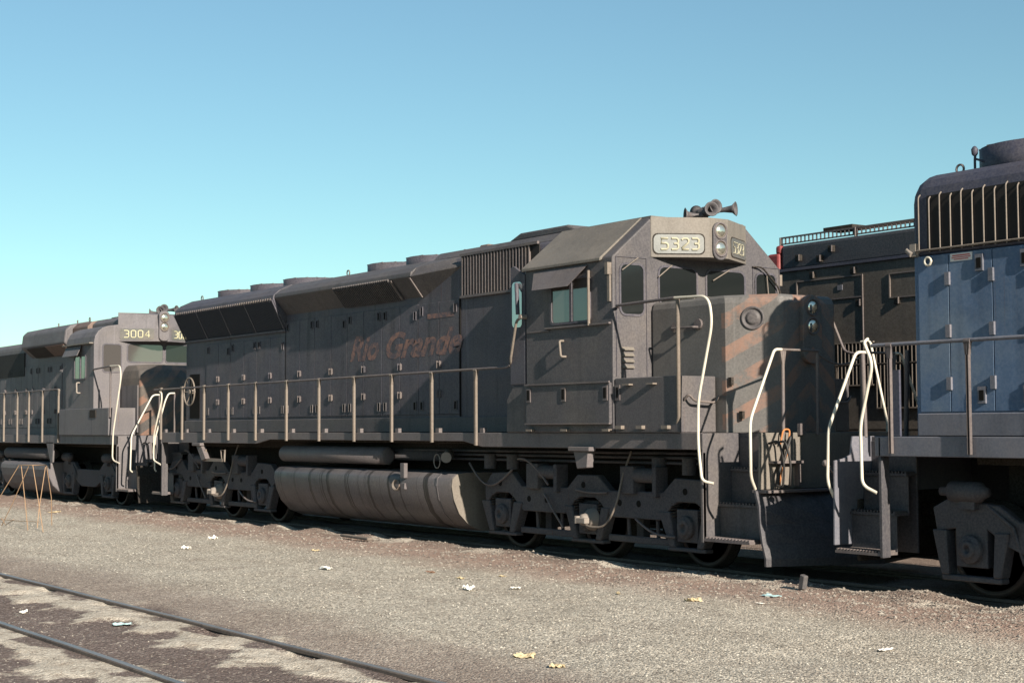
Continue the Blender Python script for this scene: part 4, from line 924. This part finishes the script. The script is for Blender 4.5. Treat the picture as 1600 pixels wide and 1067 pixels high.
MB().prism([(-1.56, 1.72), (-1.56, 4.05), (-.86, 4.62), (.86, 4.62), (1.56, 4.05), (1.56, 1.72)], 'x', 15.0, 17.0).build('cab', 'blue', B, .02, 2)
MB().box(17.0, 18.6, -.9, .9, 1.72, 3.4).build('nose', 'blue', B, .1, 3)
for s in (-1, 1): win_y(B, s*1.56, 15.6, 16.5, 3.2, 3.8, s)
# rear end
sheet = [(-1.20, 1.71), (1.20, 1.71), (1.24, 1.50), (1.36, 1.46), (1.50, 1.44), (1.52, .50), (1.14, .50), (1.14, 1.0), (-1.14, 1.0), (-1.14, .50), (-1.52, .50), (-1.50, 1.44), (-1.36, 1.46), (-1.24, 1.50)]
end_sheet(B, XL, -1, 1.71, sheet, 'bgrey'); coupler(B, XL, -1)
for s in (-1, 1):
    stepwell(B, XL, -1, s, 1.71, 'stepdark', .68, narrow=True); stepwell(B, XG, 1, s, 1.71, 'bgrey', .68)
    y = s*1.585
    MB().tube(fillet([(1.27, s*.90, 2.67), (1.27, s*1.06, 2.67), (1.27, s*1.27, 2.28), (1.27, s*1.53, 1.80), (1.27, s*1.56, 1.2), (1.29, s*1.48, 1.03)], .09, 6), .018, 8).build('handrail', 'white', B)
    MB().tube(fillet([(1.84, s*1.50, 2.78), (1.86, y, 2.74), (1.98, y, 2.50), (1.79, y, 1.84), (1.80, y, 1.18), (1.95, s*1.52, 1.10)], .11, 6), .018, 8).build('handrail', 'white', B)
    MB().tube([(1.93, s*1.54, 2.70), (14.6, s*1.54, 2.70)], .021, 8).build('handrail', 'bgrey', B)
    for x in (2.18, 3.21, 4.25, 5.5, 6.8, 8.1, 9.4, 10.7, 12.0, 13.3, 14.5): stanchion(B, x, s*1.545, 1.53, 2.69, 'pipe', s)
    MB().tube([(1.30, s*.98, 2.66), (1.32, s*.98, 1.70)], .026, 6).build('stanchion', 'pipe', B)
    MB().tube([(1.50, s*.45, 2.70), (1.46, s*.45, 1.70)], .028, 6).build('stanchion', 'pipe', B)
    MB().box(1.70, 1.84, *sorted((s*.97, s*1.0)), 1.71, 2.45).build('step_post', 'bluedark', B)
MB().tube([(1.05, -1.35, 1.40), (1.30, -1.30, 1.16), (1.30, 0, 1.05)], .017, 6).lathe((1.05, -1.35, 1.40), (-1, 0, .8), [(-.04, .01), (-.02, .035), (.02, .04), (.04, .02), (.05, .001)], 12).build('uncoupling_lever', 'pipe', B)
mu_hoses(B, XL, -1, -.9, 1.5)
MB().box(1.25, 1.33, -1.1, 1.1, .30, 1.0).build('pilot', 'under', B, .02, 1)
MB().prism([(p[0]*.98, p[1]) for p in sec], 'x', 6.4, 13.0).build('fuel_tank', 'bgrey', B, .03, 2)
# chain across between the two platforms
MB().tube([(.06, -.38, 2.70), (.06, -.2, 2.62), (.06, 0, 2.59), (.06, .2, 2.62), (.06, .38, 2.70)], .012, 6).build('safety_chain', 'pipe', L)

# ================================================================== dark locomotive on the track behind
D = thing('diesel_locomotive', 'sooty dark locomotive with dull red end and roof railing, on the track behind', 'locomotive', (4, 4.3, 0))
yn = 3.38; yf = 5.22
MB().box(-4.35, 12, yn, yf, 1.75, 4.32).build('hood', 'bggrey', D, .03, 2)
MB().box(-4.33, 12, yn+.04, yf-.04, 4.322, 4.74).build('hood_top', 'navy', D, .05, 2)
MB().box(-4.35, 12, yn-.04, yn, 4.30, 4.345).build('drip_ledge', 'bluedark', D)
MB().box(-4.62, -4.352, yn+.01, yf-.01, 1.75, 4.62).box(-4.45, -4.33, yn+.03, yf-.03, 4.6, 4.75).build('end_cap', 'red', D, .04, 2)
rl = MB().box(-4.4, 12, yn+.10, yn+.13, 4.86, 4.885).box(-4.4, 12, yn+.10, yn+.13, 4.76, 4.78)
x = -4.38
while x < 2.4: rl.box(x, x+.014, yn+.10, yn+.12, 4.76, 4.87); x += .085
for x in (-4.4, -2.8, -1.6, 0): rl.box(x, x+.02, yn+.08, yn+.14, 4.70, 4.88)
rl.build('roof_railing', 'pipe', D)
MB().box(-2.9, 3, yn+.30, yn+.34, 4.86, 4.90).build('roof_beam', 'gpbrown', D)
MB().box(-3.55, -2.95, yn+.2, yn+.6, 4.90, 4.955).build('roof_walk', 'under', D)
def frame_y(x0, x1, z0, z1, y, t=.02):
    return MB().box(x0, x1, y-.02, y, z1-t, z1).box(x0, x1, y-.02, y, z0, z0+t).box(x0, x0+t, y-.02, y, z0+t, z1-t).box(x1-t, x1, y-.02, y, z0+t, z1-t)
frame_y(-3.95, -2.57, 3.78, 4.13, yn).build('access_panel', 'pipe', D)
frame_y(-2.05, -.4, 3.72, 4.10, yn).build('access_panel', 'pipe', D)
MB().box(-2.58, -2.565, yn-.02, yn, 2.2, 4.13).build('seam_strip', 'pipe', D)
for x, z in ((-3.6, 4.2), (-3.9, 4.5), (-3.2, 4.58), (-3.45, 4.45), (-2.75, 4.2), (-2.65, 3.70), (-1.9, 3.68)):
    MB().box(x-.05, x+.05, yn-.03, yn+.03, z-.05, z+.05).build('latch', 'under', D); MB().box(x+.03, x+.045, yn-.045, yn-.03, z-.05, z+.05).build('latch_edge', 'pipe', D)
MB().box(-3.08, -2.98, yn-.012, yn, 3.92, 4.0).build('small_plate', 'bgrey', D)
for x0, x1, z0, z1 in ((-3.22, -2.35, 2.45, 3.08), (-2.3, -1.3, 2.1, 3.05), (-1.25, 1.0, 2.1, 3.05)):
    MB().box(x0, x1, yn-.015, yn-.003, z0, z1).build('grille_backing', 'black', D)
    gg = MB(); x = x0
    while x < x1: gg.box(x, x+.014, yn-.05, yn-.015, z0, z1); x += .075
    gg.box(x0, x1, yn-.05, yn-.015, z1, z1+.02).box(x0, x1, yn-.05, yn-.015, z0-.02, z0).build('intake_grille', 'post', D)
MB().prism([(-5.5, 1.75), (13, 1.75), (13, 1.5), (-5.5, 1.5)], 'y', 2.78, 2.81).build('side_sill', 'bggrey', D)
MB().box(-5.5, 13, 2.81, 5.8, 1.70, 1.745).build('deck', 'bggrey', D)
MB().box(-4.8, 12.2, 3.9, 4.7, .9, 1.70).build('underframe', 'under', D)
MB().tube([(-5.4, 2.80, 2.72), (12, 2.80, 2.72)], .019, 6).build('handrail', 'under', D)
for x in (-5.3, -4.0, -2.6, -1.3, 0, 1.3, 2.6, 3.9): MB().tube([(x, 2.80, 1.6), (x, 2.80, 2.72)], .02, 6).build('stanchion', 'under', D)
MB().tube([(-1.0, 2.9, 3.0), (.1, 2.9, 1.8)], .02, 6).build('brace', 'pipe', D)
truck6(D, -1.6, 4.3, False); truck6(D, 9.0, 4.3, False)
MB().prism([(p[0]+4.3, p[1]) for p in sec], 'x', 1.4, 6.2).build('fuel_tank', 'bggrey', D, .03, 2)

# ================================================================== wire stand
ws = thing('wire_stand', 'rusty bent wire stand on gravel at the left edge', 'wire stand', (-16.1, -5.0, -.05))
def wleg(*p): MB().tube([(x, y, z) for x, y, z in p], .008, 6).build('leg', 'wire', ws)
wleg((-16.62, -5.0, 1.14), (-17.3, -5.25, .35), (-17.7, -5.35, -.08))
wleg((-16.49, -5.0, 1.14), (-15.88, -5.1, .38), (-15.40, -5.2, -.09))
wleg((-16.02, -5.0, 1.14), (-16.66, -5.1, .41), (-17.25, -5.15, -.10))
wleg((-15.79, -5.0, 1.15), (-15.28, -5.05, .49), (-14.82, -5.1, -.10))
wleg((-16.25, -4.6, 1.14), (-16.16, -4.75, .3), (-16.1, -4.8, -.07))
wleg((-16.2, -4.6, 1.12), (-16.5, -4.4, .5), (-16.75, -4.3, -.07))
MB().tube([(-16.62, -5.0, 1.14), (-16.2, -4.6, 1.14), (-15.79, -5.0, 1.15)], .008, 6).tube([(-16.62, -5.0, 1.14), (-15.79, -5.0, 1.15)], .008, 6).build('top_ring', 'wire', ws)
MB().tube([(-17.5, -5.12, .06), (-16.3, -5.12, .08), (-15.05, -5.1, .12)], .006, 6).build('cross_wire', 'wire', ws)
MB().tube([(-16.69, -5.3, .12), (-16.44, -5.3, .0), (-15.95, -5.3, .13)], .007, 6).build('bent_wire', 'wire', ws)

# ================================================================== litter
def scrap(name, x, y, s, mat, label, cat, crumple=.5, asp=.6, grp=None, rise=.35):
    n = 8; vs_ = []; rot = random.random()*3.14; z0 = gheight(x, y); sd = random.random()*99
    for i in range(n):
        for j in range(n):
            u = (i/(n-1)-.5)*s*.8; v = (j/(n-1)-.5)*s*asp*.8
            rr = 1+.25*noise.noise(Vector((i*.9, j*.9, sd)))
            h = (noise.noise(Vector((i*.55, j*.55, sd+5)))*crumple+.15)*s*rise*.6+.010
            vs_.append((x+(u*math.cos(rot)-v*math.sin(rot))*rr, y+(u*math.sin(rot)+v*math.cos(rot))*rr, z0+abs(h)))
    me_ = bpy.data.meshes.new(name); me_.from_pydata(vs_, [], [(i*n+j, (i+1)*n+j, (i+1)*n+j+1, i*n+j+1) for i in range(n-1) for j in range(n-1)])
    me_.materials.append(M[mat]); o = bpy.data.objects.new(name, me_); C.objects.link(o)
    sd_ = o.modifiers.new('thickness', 'SOLIDIFY'); sd_.thickness = .002
    return tag(o, label, cat, grp)
LG = 'litter scattered on the gravel'
scrap('paper_scrap', -1.56, -4.51, .17, 'paper', 'white folded paper peak, left one of the two brightest scraps mid gravel', 'paper', .9, .7, LG, 1.0)
scrap('paper_scrap', -1.34, -4.0, .24, 'paper', 'flat white paper strip, right one of the two brightest scraps mid gravel', 'paper', .5, .5, LG)
scrap('leaf', .91, -3.27, .20, 'leaf', 'large curled yellow leaf on gravel in front of the 5323 locomotive steps', 'leaf', .9, .8, LG, .5)
scrap('paper_scrap', -4.86, -4.59, .30, 'paper', 'long crumpled white paper, midway between the fuel tank and the empty rail', 'paper', .9, .4, LG)
scrap('wrapper', 1.2, -2.4, .28, 'cardb', 'pale blue green flattened wrapper near the ballast edge under the plow', 'wrapper', .3, .6, LG)
scrap('leaf', 2.88, -6.91, .22, 'leaf', 'ragged yellow leaf near the bottom edge, left of a smaller tan one', 'leaf', .9, .5, LG, .4)
scrap('leaf', 3.45, -7.0, .15, 'leaf', 'small tan leaf closest to the bottom edge of the picture', 'leaf', .9, .8, LG, .4)
scrap('wrapper', -1.35, -8.75, .22, 'cardb', 'pale green cardboard piece lying between the two sand covered rails', 'wrapper', .3, .7, LG, .5)
scrap('leaf', -2.64, -3.91, .13, 'leaf', 'small pale yellow leaf just beyond the pair of bright white papers', 'leaf', 1.0, .7, LG)
scrap('leaf', -7.8, -3.2, .14, 'leaf', 'pale yellow leaf in line with the middle of the fuel tank', 'leaf', 1.0, .7, LG)
scrap('paper_scrap', -11.16, -3.39, .20, 'paper', 'white scrap farther back of the two below the rear truck', 'paper', .9, .7, LG, .8)
scrap('paper_scrap', -9.52, -4.57, .16, 'paper', 'white scrap nearer of the two below the rear truck', 'paper', .8, .7, LG, .8)
scrap('leaf', -20.8, -2.88, .34, 'leaf', 'wide tan leaf on ballast below the locomotive numbered 3004', 'leaf', .8, .5, LG)
scrap('paper_scrap', -3.0, -9.2, .20, 'paper', 'dirty white scrap beside the nearest rail at the left', 'paper', .8, .5, LG)
scrap('paper_scrap', 4.43, -4.26, .22, 'notice', 'pinkish white scrap near the right edge of the gravel', 'paper', .4, .4, LG)
scrap('leaf', -2.62, -3.3, .12, 'leaf', 'tiny yellow leaf below the front truck of locomotive 5323', 'leaf', .9, .6, LG)
scrap('leaf', -.2, -3.4, .13, 'leaf', 'thin straw coloured leaf left of the large curled one', 'leaf', .9, .35, LG)
scrap('leaf', -3.6, -3.75, .16, 'leafb', 'dark red brown leaf behind the bright white papers', 'leaf', .6, .4, LG)
scrap('paper_scrap', 1.55, -2.9, .10, 'paper', 'tiny white scrap just in front of the blue green wrapper', 'paper', .5, .6, LG)
MB().prism([(.84, -.03), (.92, -.02), (.95, .13), (.88, .15)], 'y', -1.62, -1.55).build('stake', 'truck', None, .008, 1)
tag(bpy.data.objects['stake'], 'short dark timber stub standing in red ballast under the plow', 'stake')
pk = MB().prism([(-9.6, -1.78), (-8.5, -1.88), (-8.48, -1.78), (-9.5, -1.68)], 'z', .0, .045).build('plank', 'wood', None, .01, 1); tag(pk, 'grey weathered plank lying on ballast beside the fuel tank', 'plank')
